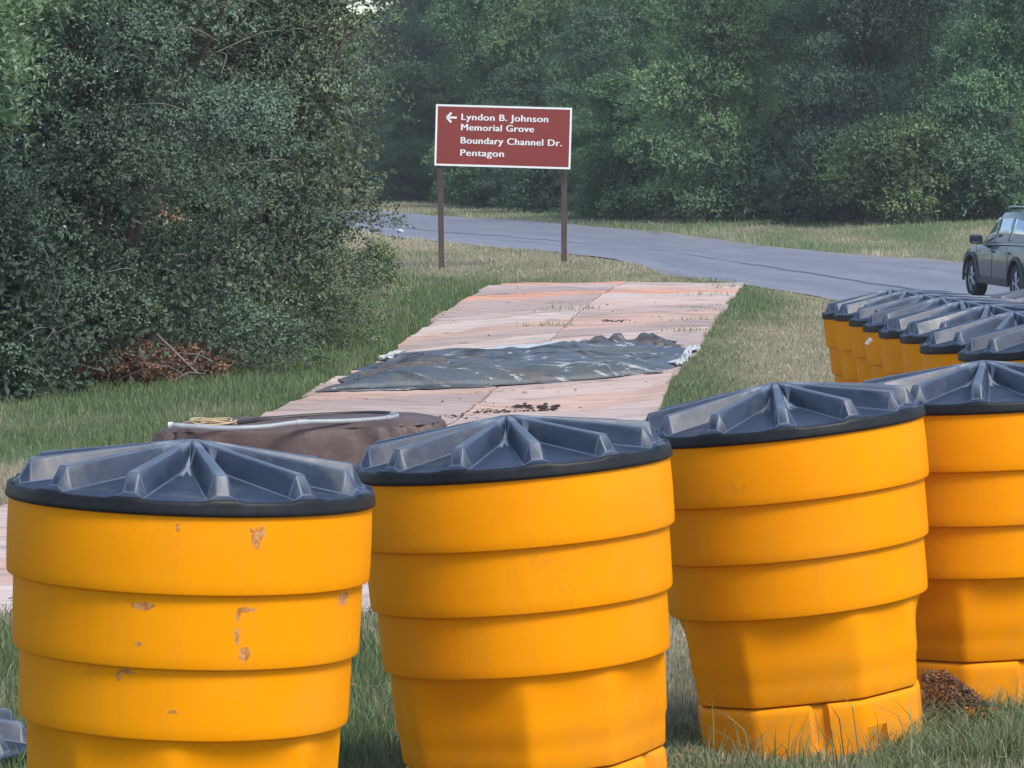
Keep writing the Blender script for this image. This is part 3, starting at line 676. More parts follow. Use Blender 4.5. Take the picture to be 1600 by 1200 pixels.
for (px, py, n, sx) in [(1110, 466, 90, 22), (1100, 486, 100, 20), (1098, 506, 120, 22), (1075, 522, 120, 20), (855, 514, 110, 22), (880, 488, 70, 18), (1130, 452, 60, 14), (1055, 610, 40, 12), (920, 486, 40, 8), (1000, 560, 10, 10)]:
    for _ in range(n): p = ground(px + rr.gauss(0, sx), py + rr.gauss(0, 1.2)); xs_.append(p.x); ys_.append(p.y)
x, y = np.array(xs_), np.array(ys_)
me = blades(x, y, .04 + .09 * rng.random(len(x)), np.full(len(x), .012), np.clip(rng.normal(.35, .25, len(x)), 0, 1), .8, name='tufts')
tag(link('grass', me, M_grass), 'thin weeds growing through the joints of the plywood', 'grass', kind='stuff')

# ------------------------------------------------------------------ tarps on the path
m, N, L, B = new_mat('tarp'); M_tarp = m; tc = N.new('ShaderNodeTexCoord').outputs['Object']; oi = N.new('ShaderNodeObjectInfo')
f = noise(N, L, tc, 1.6, 5, .6, .5); f2 = noise(N, L, vmap(N, L, tc, (1.4, 3.5, 1)), 1.6, 6, .7, .8)
col = mix(N, L, ramp(N, L, f, .4, .62), oi.outputs['Color'], mix(N, L, 1., oi.outputs['Color'], (1.6, 1.2, .85), 'MULTIPLY'))
f4 = noise(N, L, vmap(N, L, tc, (.5, 2.6, .5), (3, 1, 0)), 1.3, 5, .65, .4)
col = mix(N, L, ramp(N, L, f4, .50, .58, 0, .8), col, (.022, .024, .028))  # dark bands: shade of the folds painted into the tarp colour
f5 = noise(N, L, vmap(N, L, tc, (.6, 1.8, .5), (9, 4, 0)), 1.1, 4, .6, .4)
col = mix(N, L, ramp(N, L, f5, .54, .62, 0, .8), col, (.095, .080, .072))
col = mix(N, L, ramp(N, L, f2, .58, .64, 0, .8), col, (.52, .53, .54))  # pale patches from stretched noise
col = mix(N, L, ramp(N, L, noise(N, L, tc, 30, 4), .4, .8, 0, .35), col, (.15, .14, .13))
L.new(col, B.inputs['Base Color']); B.inputs['Roughness'].default_value = .5; bump(N, L, B, noise(N, L, tc, 9, 6, .7), .5, .03)
def tarp(name, cor, n1, n2, hfun, col, label, cat, mat=M_tarp, edge=.0, seed=0):
    """cor: pixel corners on the ground: near-left, near-right, far-right, far-left."""
    g = [ground(*c, .075) for c in cor]; org = (g[0] + g[2]) / 2; V = []
    for j in range(n2 + 1):
        v = j / n2
        for i in range(n1 + 1):
            u = i / n1; p = (g[0] * (1 - u) + g[1] * u) * (1 - v) + (g[3] * (1 - u) + g[2] * u) * v
            wob = (fbm(np.array([u * 9. + seed]), np.array([seed * 3.1 + (v > .5) * 7.]))[0] - .5) * edge * (abs(v - .5) * 2) ** 3
            wx = (fbm(np.array([v * 6. + seed]), np.array([seed * 1.1 + (u > .5) * 5.]))[0] - .5) * edge * (abs(u - .5) * 2) ** 6
            V.append([p.x + wx, p.y + wob, 0, hfun(u, v)])
    V = np.array(V); z = gz(V[:, 0], V[:, 1]) + .06 + V[:, 3]; V = np.c_[V[:, :2], z] - np.array(org)
    idx = np.arange((n1 + 1) * (n2 + 1)).reshape(n2 + 1, n1 + 1); q = np.stack([idx[:-1, :-1], idx[:-1, 1:], idx[1:, 1:], idx[1:, :-1]], -1).reshape(-1, 4)
    me = np_mesh(name, V, q, 4, True); o = link(name, me, mat); o.location = org; o.color = (*col, 1)
    md = o.modifiers.new('s', 'SOLIDIFY'); md.thickness = .006
    return tag(o, label, cat, 'sheets lying across the plywood path')
def ed(u, v, k=14): return min(1, u * k, (1 - u) * k, v * k, (1 - v) * k)
def hmain(u, v):
    w = .045 * (fbm(np.array([u * 6.]), np.array([v * 9.]))[0])
    ridge = lambda c, wd, a, s: a * math.exp(-((v - c - .06 * math.sin(u * 7 + s)) / wd) ** 2) * (.35 + .65 * vnoise(np.array([u * 9 + s * 3]), np.array([s * 1.]))[0])
    g = (1 - abs(2 * fbm(np.array([u * 5. + v * 3]), np.array([v * 15.]), 2)[0] - 1)) ** 4 * .05 - .012; w *= .35
    return (w + g + ridge(.93, .02, .075, 1) + ridge(.76, .012, .04, 4) + ridge(.60, .014, .055, 2) + ridge(.48, .010, .04, 5) + ridge(.30, .016, .05, 3)) * ed(u, v) - .005
tarp('tarp', [(497, 609), (1040, 576), (1082, 537), (612, 549)], 150, 120, hmain, (.060, .088, .135), 'wide wrinkled blue grey tarp spread across the plywood path', 'tarp', edge=.5, seed=2)
def hfold(u, v): return .045 * ed(u, v, 8) + ed(u, v, 6) * (.05 + .04 * math.sin(PI * v) ** .6 * (.6 + .8 * vnoise(np.array([u * 11.]), np.array([2.]))[0]) + .05 * math.exp(-((u - .42) / .05) ** 2) * math.sin(PI * v) + .03 * fbm(np.array([u * 20.]), np.array([v * 4.]))[0])
tarp('tarp', [(505, 606), (1036, 578), (1020, 564), (560, 592)], 150, 16, hfold, (.040, .062, .088), 'folded front hem of dark tarp with pale patches, nearest the brown bundle', 'tarp', edge=.15, seed=5)
tarp('tarp', [(560, 592), (690, 580), (706, 570), (600, 575)], 50, 16, lambda u, v: .02 + .09 * math.sin(PI * v) * (.3 + u) * (1 if u < .93 else .3) + .03 * fbm(np.array([u * 9.]), np.array([v * 5.]))[0], (.075, .062, .055), 'small brown crumpled sheet at the left side of the wide tarp', 'tarp', edge=.3, seed=7)
tarp('tarp', [(880, 544), (1068, 538), (1045, 528), (905, 534)], 80, 14, lambda u, v: ed(u, v, 5) * (.03 + .09 * vnoise(np.array([u * 15.]), np.array([4.]))[0] ** 2) + ed(u, v, 4) * .06 * math.exp(-((u - .72) / .06) ** 2), (.03, .03, .035), 'black crumpled strip of sheet peaking at the far edge of the wide tarp', 'tarp', edge=.3, seed=9)
M_white = simple('dusty_white_plastic', (.46, .47, .47), .5, nscale=4, var=.12)
for cor, lab in (([(1050, 570), (1076, 566), (1090, 540), (1072, 542)], 'torn white plastic sheet at the right edge of the plywood path'),
                 ([(745, 548), (905, 540), (900, 533), (770, 543)], 'thin pale cloth strip showing along the far edge of the wide tarp'),
                 ([(594, 560), (606, 559), (630, 549), (610, 550)], 'ragged pale plastic scrap at the far left corner of the wide tarp')):
    tarp('plastic_sheet', cor, 40, 12, lambda u, v: .005 + .04 * fbm(np.array([u * 9.]), np.array([v * 5.]))[0], (.6, .6, .6), lab, 'plastic sheet', M_white, edge=.35, seed=len(lab))

# ------------------------------------------------------------------ brown covered bundle, white pipe, rope
m, N, L, B = new_mat('brown_fabric'); M_fab = m; tc = N.new('ShaderNodeTexCoord').outputs['Object']
f = noise(N, L, tc, 3, 5, .6); f2 = noise(N, L, tc, 45, 4, .7)
col = mix(N, L, ramp(N, L, f, .35, .65), (.060, .037, .034), (.105, .068, .062)); col = mix(N, L, ramp(N, L, f2, .55, .8, 0, .5), col, (.20, .16, .14))
L.new(col, B.inputs['Base Color']); B.inputs['Roughness'].default_value = .62; bump(N, L, B, noise(N, L, tc, 5, 4, .5, .3), .5, .04)
DB = 18.2; bz = at(480, 660, DB).z
bo = empty('covered_bundle', (at(465, 660, DB).x, DB + .35, gz1(at(465, 660, DB).x, DB))); tag(bo, 'low heap wrapped in creased brown fabric behind the first two barrels', 'fabric bundle')
bx, by, bzz = bo.location; topz = bz - bzz
nU, nV = 120, 40; V = []; Fc = []
def rsup(t, a, b, n=3.2): c, s = math.cos(t), math.sin(t); return (abs(c) ** (2 / n) * math.copysign(a, c), abs(s) ** (2 / n) * math.copysign(b, s))
for j in range(nV + 1):
    v = j / nV
    for i in range(nU):
        t = 2 * PI * i / nU; x, y = rsup(t, .72, .44, 5)
        if v < .55:   # side, from the ground up, with folds falling down it
            h = v / .55; fo = (.05 * math.sin(t * 23 + 2 * math.sin(t * 5) + h * 2) + .16 * (fbm(np.array([t * 4.]), np.array([h * 2.]))[0] - .5)) * (1 - h * .6)
            k = 1.08 - .08 * h ** 2 + fo; z = (topz - .03) * math.sin(h * PI / 2) ** .8
        else:
            h = (v - .55) / .45; k = (1 - h) * 1.0; z = topz - .03 + .03 * math.sin(min(1, h * 4) * PI / 2) - .02 * h + .012 * (fbm(np.array([x * 5 * k]), np.array([y * 5 * k]))[0] - .5) * min(1, h * 4)
        V.append((x * k, y * k, z + .03 * x * (1 if z > .2 else 0)))
for j in range(nV):
    for i in range(nU):
        i2 = (i + 1) % nU; Fc.append((j * nU + i, j * nU + i2, (j + 1) * nU + i2, (j + 1) * nU + i))
link('fabric_cover', pydata('fabric_cover', V, Fc, True), M_fab, bo)
# dark hoop at the back, standing a little above the fabric
hoop = [at(330, 667, DB + .1), at(400, 657, DB + .5), at(480, 650, DB + .62), at(560, 646, DB + .66), at(605, 646, DB + .5), at(620, 650, DB + .3)]
o = link('black_hose', pydata('hose', *tube(catmull([tuple(h) for h in hoop], 40), .013, 8), smooth=True), simple('black_rubber', (.02, .018, .018), .5)); tag(o, 'thin black hose curving along the back of the brown bundle', 'hose')
pipe = [at(266, 664, DB - .25), at(285, 665.5, DB - .27), at(350, 669, DB - .3), at(410, 667, DB - .25), at(468, 660, DB - .15), at(540, 658, DB - .05), at(590, 655, DB + .05), at(615, 652, DB + .15), at(620, 649.5, DB + .28), at(612, 647.5, DB + .4)]
pr = empty('white_pipe', tuple(pipe[4])); tag(pr, 'grey white plastic pipe bent over the top of the brown bundle', 'pipe')
pl = [tuple(p - pr.location) for p in pipe]; pth = catmull(pl, 70)
M_pipe = simple('pipe_white', (.28, .30, .32), .4, nscale=8, var=.2)
link('pipe', pydata('pipe', *tube(pth, .0132, 12, False), smooth=True), M_pipe, pr)
link('pipe_end', pydata('pe', *tube([Vector(pth[0]) - Vector((.012, .004, 0)), Vector(pth[0]) + Vector((.015, 0, 0))], .016, 12), smooth=True, sharp=40), M_white, pr)
for k in (31, 50): link('coupling', pydata('cp', *tube([pth[k - 1], pth[k], pth[k + 1]], .0165, 12), smooth=True, sharp=40), M_pipe, pr)
rp = []
for k in range(90):
    t = k / 89 * 3 * 2 * PI; c = at(325, 661, DB - .05); rp.append(c + Vector((math.cos(t) * (.11 + .03 * math.sin(t * .37)) + .02 * math.sin(t * 2.1), math.sin(t) * .09, .012 * math.sin(t * 1.7) + .008)))
o = link('rope', pydata('rope', *tube(rp, .005, 6), smooth=True), simple('rope_yellow', (.42, .32, .20), .9, nscale=60)); tag(o, 'loose coil of yellow rope beside the white pipe on the brown bundle', 'rope')

# ------------------------------------------------------------------ sign
SD = 62.5; s_px = F / SD
def sp(px, py): return at(px, py, SD)
sg = empty('road_sign', tuple(ground(785, 416))); sg.location.y = SD; sg.location.z = gz1(sg.location.x, SD)
tag(sg, 'brown road sign with white border and lettering on two posts beside the road', 'road sign')
M_brown = simple('sign_brown', (.225, .030, .023), .5, nscale=3, var=.10); M_wht = simple('sign_white', (.78, .78, .78), .45, nscale=3, var=.04)
m, N, L, B = new_mat('rusty_brown_post'); M_post = m; tc = N.new('ShaderNodeTexCoord').outputs['Object']
L.new(mix(N, L, ramp(N, L, noise(N, L, vmap(N, L, tc, (20, 20, 3)), 1, 5), .4, .62), (.085, .052, .05), (.045, .032, .030)), B.inputs['Base Color']); B.inputs['Roughness'].default_value = .7
def child_at(o, wloc): o.location = Vector(wloc) - sg.location
Wd = 212.5 / s_px; Hd = 95.5 / s_px; cen = sp(786.2, 213.6); ROLL = math.radians(1.65)
def framed(bm, name, mat, dy=0, roll=True, par=sg):
    o = link(name, bm_mesh(name, bm), mat, par); child_at(o, (cen.x, SD + dy, cen.z)); o.rotation_euler = (0, ROLL, math.radians(-3)); return o
panel = framed(box_bm(Wd - .005, .006, Hd - .005, 0), 'panel', M_brown)
bw = .034
for (sx, sz, x, z) in ((Wd, bw, 0, Hd / 2 - bw / 2), (Wd, bw, 0, -Hd / 2 + bw / 2), (bw, Hd - 2 * bw, -Wd / 2 + bw / 2, 0), (bw, Hd - 2 * bw, Wd / 2 - bw / 2, 0)):
    framed(box_bm(sx, .010, sz, 0, (x, 0, z)), 'border', M_wht)
for (x) in (-.02,): framed(box_bm(Wd - 2 * bw, .0075, .004, 0, (0, 0, .09)), 'panel_joint', M_post)
def text_obj(s, x0, x1, base, cap, name='lettering', par=panel, mat=M_wht, ext=.0015, off=0):
    cu = bpy.data.curves.new('t', 'FONT'); cu.body = s; cu.size = 1; cu.extrude = ext; cu.offset = off; cu.resolution_u = 4; cu.space_character = 1.06
    to = bpy.data.objects.new('t', cu); C.objects.link(to); dg = bpy.context.evaluated_depsgraph_get(); me = bpy.data.meshes.new_from_object(to.evaluated_get(dg))
    C.objects.unlink(to); bpy.data.objects.remove(to)
    co = np.empty(len(me.vertices) * 3); me.vertices.foreach_get('co', co); co = co.reshape(-1, 3)
    mn, mx = co[:, 0].min(), co[:, 0].max(); caph = .73
    x = x0 + (co[:, 0] - mn) / (mx - mn) * (x1 - x0); z = base + co[:, 1] / caph * cap; y = co[:, 2] / 1.0
    me.vertices.foreach_set('co', np.c_[x, y, z].ravel().astype(np.float32)); me.update()
    me.materials.clear(); o = link(name, me, mat, par); return o
def letters(o):
    me = o.data; n = len(me.vertices); par = list(range(n))
    def fd(i):
        while par[i] != i: par[i] = par[par[i]]; i = par[i]
        return i
    for e in me.edges: par[fd(e.vertices[0])] = fd(e.vertices[1])
    isl = {}
    for i in range(n): isl.setdefault(fd(i), []).append(i)
    gs = []
    for k in isl.values():
        xs = [me.vertices[i].co.x for i in k]; gs.append([min(xs), max(xs), set(k)])
    gs.sort(key=lambda g: g[0]); out = []
    for g in gs:
        if out and g[0] < out[-1][1] - .2 * min(g[1] - g[0], out[-1][1] - out[-1][0]): out[-1][1] = max(out[-1][1], g[1]); out[-1][2] |= g[2]
        else: out.append(g)
    for a, b, k in out:
        mp = {i: j for j, i in enumerate(sorted(k))}; V = [me.vertices[i].co.copy() for i in sorted(k)]
        Fc = [tuple(mp[i] for i in p.vertices) for p in me.polygons if p.vertices[0] in k]
        q = link('letter', pydata('letter', V, Fc), M_wht, o.parent); q.location = o.location
    bpy.data.objects.remove(o)
def lx(px): return (px - 786.2) / s_px
def lz(py): return (213.6 - py) / s_px
for s, a, b, base in (('Lyndon B. Johnson', 720, 855, 189.3), ('Memorial Grove', 720, 833, 205.4), ('Boundary Channel Dr.', 720, 877.5, 225.8), ('Pentagon', 720, 787.5, 245)):
    o = text_obj(s, lx(a), lx(b), lz(base), 10.6 / s_px); o.location = (0, -.0058, 0); letters(o); o = text_obj(s, lx(a) + .010, lx(b) + .010, lz(base), 10.6 / s_px); o.location = (0, -.0066, 0); letters(o)
bm = bmesh.new()
def bar(bm, p, q, w):
    p = Vector((p[0], 0, p[1])); q = Vector((q[0], 0, q[1])); d = (q - p).normalized(); n = Vector((-d.z, 0, d.x)) * w / 2
    vs = [bm.verts.new(v) for v in (p + n, q + n, q - n, p - n)]; f = bm.faces.new(vs)
for p, q in (((698, 186), (713, 186)), ((697.3, 186), (704.5, 178.5)), ((697.3, 186), (704.5, 193.5))):
    b2 = bmesh.new(); bar(b2, (lx(p[0]), lz(p[1])), (lx(q[0]), lz(q[1])), 3.2 / s_px); r = bmesh.ops.extrude_face_region(b2, geom=b2.faces[:]); bmesh.ops.translate(b2, vec=(0, -.002, 0), verts=[v for v in r['geom'] if isinstance(v, bmesh.types.BMVert)])
    t_ = bpy.data.meshes.new('t'); b2.to_mesh(t_); bm.from_mesh(t_); b2.free(); bpy.data.meshes.remove(t_)
o = link('arrow', bm_mesh('arrow', bm), M_wht, panel); o.location = (0, -.0045, 0)
for (pt, pb, yb) in ((686, 690, 420), (881.5, 881.5, 411)):
    a = sp(pt, 175); a.y += .11; b = ground(pb, yb); b = Vector((sp(pb, yb).x, SD + .11, gz1(sp(pb, yb).x, SD) - .15))
    L0 = (a - b).length; bm = box_bm(.10, .06, L0, .004, (0, 0, L0 / 2)); o = link('post', bm_mesh('post', bm), M_post, sg)
    o.rotation_euler = (a - b).to_track_quat('Z', 'Y').to_euler(); child_at(o, b)
    o.rotation_euler = (0, math.atan2((a - b).x, (a - b).z), 0)

# ------------------------------------------------------------------ barrels
HB = .98
def facet_r(th):
    """octagon of alternating 53 / 37 degree facets; th=0 at the middle of a wide one."""
    t = (th + math.radians(26.5)) % (PI / 2); wide = t < math.radians(53); rc = .401
    if wide: c = math.radians(26.5); h = math.radians(26.5)
    else: c = math.radians(53 + 18.5); h = math.radians(18.5)
    return rc * math.cos(h) / math.cos(t - c)
NC = 144
def lathe(rows, facets=True, extra=None):
    V = []; Fc = []
    for (r, z, fb) in rows:
        for i in range(NC):
            th = 2 * PI * i / NC; q_ = fb * (.78 if z > .142 and z < .5 else .6); rr = r * ((1 - q_) + q_ * facet_r(th) / .386)
            if extra: rr = extra(rr, th, z)
            V.append((rr * math.sin(th), -rr * math.cos(th), z))
    for j in range(len(rows) - 1):
        for i in range(NC):
            i2 = (i + 1) % NC; Fc.append((j * NC + i, j * NC + i2, (j + 1) * NC + i2, (j + 1) * NC + i))
    return V, Fc
shell_rows = [(.362, .146, 1), (.368, .149, 1), (.371, .156, 1), (.374, .20, 1), (.377, .235, 1), (.382, .25, 1), (.384, .30, 1), (.386, .34, .97), (.389, .37, .85), (.392, .40, .5), (.395, .425, .1),
              (.396, .4265, 0), (.409, .4275, 0), (.4135, .430, 0), (.4155, .436, 0), (.4165, .46, 0), (.418, .53, 0), (.419, .6005, 0), (.419, .603, 0), (.430, .604, 0), (.4345, .6065, 0), (.4365, .6125, 0), (.4375, .64, 0), (.439, .71, 0), (.440, .784, 0),
              (.440, .7865, 0), (.450, .7875, 0), (.4550, .790, 0), (.4570, .796, 0), (.458, .82, 0), (.459, .89, 0), (.458, .95, 0), (.456, .98, 0), (.445, .985, 0)]
def make_shell_mesh():
    V, Fc = lathe(shell_rows); me = pydata('shell', V, Fc, True, 38); return me
def base_extra(rr, th, z):
    a = (math.degrees(th) + 180) % 360 - 180
    for c in (5.5, 95.5, -84.5, -174.5):                    # channels between the base lobes
        d = abs(((a - c + 180) % 360) - 180)
        if d < 4.5 and z > .005: rr -= .022 * min(1, (4.5 - d) / 1.6)
    for c in (33, 213):                                     # hand slots at the bottom edge
        d = abs(((a - c + 180) % 360) - 180)
        if d < 5.3 and z < .050: rr -= .03
    return rr
base_rows = [(.352, -.035, 1), (.366, -.035, 1), (.370, .012, 1), (.371, .054, 1), (.371, .0575, 1), (.372, .09, 1), (.372, .118, 1), (.3705, .128, 1), (.367, .136, 1), (.361, .141, 1), (.352, .1425, 1), (.33, .1425, 1)]
SH = make_shell_mesh(); BS = pydata('base', *lathe(base_rows, extra=base_extra), True, 38); BS.materials.append(M_or)
NR = 12
def lid_meshes():
    sec = 2 * PI / NR
    rad = [.018, .045, .075, .11, .15, .20, .26, .32, .37, .41, .436, .450]
    wt = lambda r: .0080 + .006 * r / .4; wb = lambda r: .018 + .020 * r / .44
    ztop = lambda r: .149 - (.149 - .093) * (r / .41) if r <= .411 else (.093 - (r - .41) / .03 * .055 if r < .445 else .033)
    zpan = lambda r: .094 - .062 * (r / .44)
    V = []; rows = []
    NPAN = 3
    for r in rad:
        row = []
        for k in range(NR):
            a = k * sec; ca, sa = math.sin(a), -math.cos(a); tx, ty = math.cos(a), math.sin(a)
            lim = r * math.tan(sec / 2)
            B_, T_ = min(wb(r), lim * .96), min(wt(r), lim * .62)
            depth = min(1, max(0, (lim - .010) / (wb(r) * 1.0)))       # V groove near the hub, flat panel further out
            zb = ztop(r) * (1 - depth) + zpan(r) * depth if r < .42 else zpan(r)
            zb = min(zb, ztop(r)); zt = max(ztop(r), zpan(r) + .002)
            if r > .44: zb = .030; zt = .035
            for off, z in ((-B_, zb), (-T_, zt), (T_, zt), (B_, zb)):
                row.append((ca * r + tx * off, sa * r + ty * off, z))
            a1 = math.atan2(B_, r); a2 = sec - a1; rB = math.hypot(r, B_)
            for q in range(1, NPAN + 1):
                aa = a + a1 + (a2 - a1) * q / (NPAN + 1); row.append((math.sin(aa) * rB, -math.cos(aa) * rB, zb + .0))
        rows.append(row)
    m_ = len(rows[0]); V = [v for row in rows for v in row]; Fc = []
    for j in range(len(rad) - 1):
        for i in range(m_):
            i2 = (i + 1) % m_; Fc.append((j * m_ + i, j * m_ + i2, (j + 1) * m_ + i2, (j + 1) * m_ + i))
    c = len(V); V.append((0, 0, .147))
    for i in range(m_): Fc.append((c, (i + 1) % m_, i))
    me = pydata('lid', V, Fc)
    bm = bmesh.new(); bm.from_mesh(me); bmesh.ops.recalc_face_normals(bm, faces=bm.faces)
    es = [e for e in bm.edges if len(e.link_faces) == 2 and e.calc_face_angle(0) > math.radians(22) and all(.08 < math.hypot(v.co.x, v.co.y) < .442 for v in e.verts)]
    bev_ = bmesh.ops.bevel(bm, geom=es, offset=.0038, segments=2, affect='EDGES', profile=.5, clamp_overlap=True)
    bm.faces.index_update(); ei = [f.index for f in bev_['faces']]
    lid = bm_mesh('lid', bm, True, 50); lid.materials.append(M_lid); lid.materials.append(simple('lid_edge_sheen', (.070, .092, .135), .45, nscale=9, var=.35))  # lighter bevel colour paints the sky's reflection along the rib edges
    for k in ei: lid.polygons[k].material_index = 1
    # rim: a rolled dark skirt with a small swelling under each rib
    V = []; Fc = []; n = 180
    prof = [(.440, .027, 0), (.451, .031, .9), (.458, .0305, 1), (.4615, .028, 1), (.463, .020, .6), (.4645, .012, .15), (.4665, .004, 0), (.466, -.002, 0), (.462, -.005, 0), (.452, -.004, 0)]
    for (r, z, k) in prof:
        for i in range(n):
            th = 2 * PI * i / n; d = abs(((th + sec / 2) % sec) - sec / 2) * r; b = k * .006 * max(0, min(1, (.052 - d) / .014))
            V.append(((r + b * .2) * math.sin(th), -(r + b * .2) * math.cos(th), z + b))
    for j in range(len(prof) - 1):
        for i in range(n):
            i2 = (i + 1) % n; Fc.append((j * n + i, (j + 1) * n + i, (j + 1) * n + i2, j * n + i2))
    return lid, pydata('lid_rim', V, Fc, True, 60)
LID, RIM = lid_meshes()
RIM.materials.append(M_rim)
SH.materials.append(M_or)
SH1 = SH.copy(); SH1.materials.clear(); SH1.materials.append(M_or1); SH1.transform(Matrix.Rotation(math.radians(28), 4, 'Z'))
LOGO = None
def barrel(px, rimy, D, tilt, facet, rib, label, shell=SH, logo=None, pitch=0, group='yellow crash barrels with black lids'):
    X = (px - 800) / F * D; zy = at(px, rimy, D).z; t = math.radians(tilt)
    zb = zy - HB * math.cos(t); xb = X - HB * math.sin(t)
    r = empty('crash_barrel', (xb, D, zb), (math.radians(pitch), t, math.radians(0))); tag(r, label, 'barrel', group)
    fz = math.radians(facet)
    b = link('shell', shell, None, r); b.rotation_euler = (0, 0, 0 if shell is SH1 else fz); a = link('base', BS, None, r); a.rotation_euler = (0, 0, fz)
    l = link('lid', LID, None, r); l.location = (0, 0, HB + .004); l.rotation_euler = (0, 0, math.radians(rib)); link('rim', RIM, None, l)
    if logo:
        az, z0 = logo
        o = text_obj('PSS', -.045, .045, 0, .026, 'moulded_mark', r, M_or, .0, .01); th = math.radians(az)
        co = np.empty(len(o.data.vertices) * 3); o.data.vertices.foreach_get('co', co); co = co.reshape(-1, 3)
        rr = .386 * facet_r(th - fz) / .386 * (1 + 0) + .0015; a2 = th + co[:, 0] / rr; R2 = np.array([.373 * facet_r(q - fz) / .386 for q in a2]) + .0012
        o.data.vertices.foreach_set('co', np.c_[R2 * np.sin(a2), -R2 * np.cos(a2), co[:, 2] + z0].ravel().astype(np.float32)); o.data.update()
    return r
# tilt > 0 leans the top to the right
barrel(297, 779.5, 8.86, 2.2, 28, 15, 'nearest yellow barrel, scuffed with brown patches, leftmost in the photo', SH1)
barrel(799, 730, 10.1, -4.6, -28, 10, 'second yellow barrel from the left, clean, leaning slightly left')
barrel(1219, 671, 11.2, -6.4, -4.5, -2, 'third yellow barrel from the left with grass blades over its base')
barrel(1541, 632, 12.0, -2.8, 4, 19, 'fourth yellow barrel, cut by the right edge, with brown chaff against its base', logo=(-2, .205))
far = [(1660, 553, 15.8, -6, 'nearest and rightmost barrel of the far row, its lid running out of frame'), (1589, 541, 16.95, -6.5, 'second barrel of the far row counted from the near end'),
       (1548, 527, 18.1, -6, 'third barrel of the far row counted from the near end'), (1507, 519, 19.15, -6.5, 'far row barrel, fourth from the near end, with a broad wedge of yellow showing'),
       (1475, 511, 20.2, -6, 'far row barrel carrying a small white tag on its top band'), (1447, 504, 21.25, -5.5, 'far row barrel just behind the one with the white tag'),
       (1418, 497, 22.3, -5, 'last but one barrel of the far row'), (1394, 493, 23.4, -6, 'farthest barrel of the far row, its whole left side against the grass')]
for i, (px, y, D, tl, lab) in enumerate(far): barrel(px, y - 6, D, tl, i * 31, i * 7 + 4, lab)
for i, (px, y, D, lab) in enumerate([(1640, 484, 23.6, 'farthest lidded barrel of the hidden second row, lid edge against the asphalt'), (1668, 492, 22.4, 'lidded barrel of the second row at the right edge under the car'), (1700, 500, 21.2, 'second row barrel behind the far row at the right edge, only lid ribs showing')]):
    barrel(px, y - 4, D, -3, i * 17, i * 11, lab)
tp = at(1357, 534, 19.6); bm = box_bm(.022, .012, .045, .004)
o = link('tag', bm_mesh('tag', bm), M_white); o.location = tp; o.rotation_euler = (.2, .7, .2); tag(o, 'small white tag stuck on the top band of a far barrel', 'tag')
# lid lying on the grass, bottom left
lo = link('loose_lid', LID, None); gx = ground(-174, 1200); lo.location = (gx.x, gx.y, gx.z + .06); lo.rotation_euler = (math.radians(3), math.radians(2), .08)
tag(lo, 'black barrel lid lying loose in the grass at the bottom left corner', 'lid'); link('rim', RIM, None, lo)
# chaff heap at the fourth barrel
xx = []; parts = []
V = []
hc = Vector((1.27, 11.52, gz1(1.27, 11.52))); r_ = random.Random(3)
for _ in range(2600):
    u = r_.random(); px = 1440 + u * 118; top = 1046 + max(0, (px - 1478)) * .75 + 8 * r_.random(); py = top + (1150 - top) * r_.random() ** 1.3
    D = 11.32 + r_.random() * .12 - (py - 1050) * .0022; p = at(px, py, D)
    a = Vector((r_.uniform(-1, 1), r_.uniform(-1, 1), r_.uniform(-1, 1))).normalized(); b = a.cross(Vector((r_.uniform(-1, 1), r_.uniform(-1, 1), 1))).normalized(); s = r_.uniform(.004, .009)
    parts.append(([p - a * s, p + b * s * .6, p + a * s, p - b * s * .6 + a.cross(b) * s * .4], [(0, 1, 2), (0, 2, 3), (0, 3, 1), (1, 3, 2)]))
M_chaff = simple('brown_chaff', (.115, .062, .040), .9, nscale=60, var=.7)
o = link('chaff_heap', pydata('chaff', *merge(parts)), M_chaff); tag(o, 'heap of coarse brown chaff piled against the fourth barrel', 'chaff', kind='stuff')
fb = box_bm(.115, .01, .11, .003); o = link('plastic_fragment', bm_mesh('fragment', fb), M_or); q = at(1532, 1132, 11.25); o.location = q; o.rotation_euler = (-.2, .06, .15)
tag(o, 'broken yellow plastic fragment stuck upright in the grass by the fourth barrel', 'fragment')
# dry leaves near the gap between first and second barrel
lit = ground(625, 366); bm = bmesh.new(); bmesh.ops.create_icosphere(bm, subdivisions=2, radius=.09)
for v in bm.verts: v.co = v.co * random.uniform(.7, 1.2); v.co.z *= .6
o = link('litter', bm_mesh('litter', bm), M_white); o.location = lit + Vector((0, 0, .08)); tag(o, 'crumpled white scrap of litter beside the road left of the sign', 'litter')

# ------------------------------------------------------------------ car (seen from behind its left side)
m, N, L, B = new_mat('car_paint'); M_car = m; B.inputs['Base Color'].default_value = (.030, .036, .040, 1); B.inputs['Metallic'].default_value = .1; B.inputs['Roughness'].default_value = .3; B.inputs['Coat Weight'].default_value = .6
tc = N.new('ShaderNodeTexCoord').outputs['Object']; L.new(mix(N, L, ramp(N, L, noise(N, L, tc, 5, 5), .35, .7), (.006, .008, .011), (.014, .016, .017)), B.inputs['Base Color'])
m, N, L, B = new_mat('car_glass'); M_glass = m; B.inputs['Base Color'].default_value = (.55, .58, .62, 1); B.inputs['Metallic'].default_value = .9; B.inputs['Roughness'].default_value = .06; B.inputs['Specular IOR Level'].default_value = 1
m, N, L, B = new_mat('mirror_glass'); M_mir = m; B.inputs['Base Color'].default_value = (.05, .06, .09, 1); B.inputs['Metallic'].default_value = .8; B.inputs['Roughness'].default_value = .15
M_trim = simple('black_trim', (.035, .037, .042), .6, nscale=20); M_tyre = simple('tyre', (.018, .018, .02), .85); M_alloy = simple('alloy', (.45, .46, .48), .35, .7, nscale=6, var=.1)
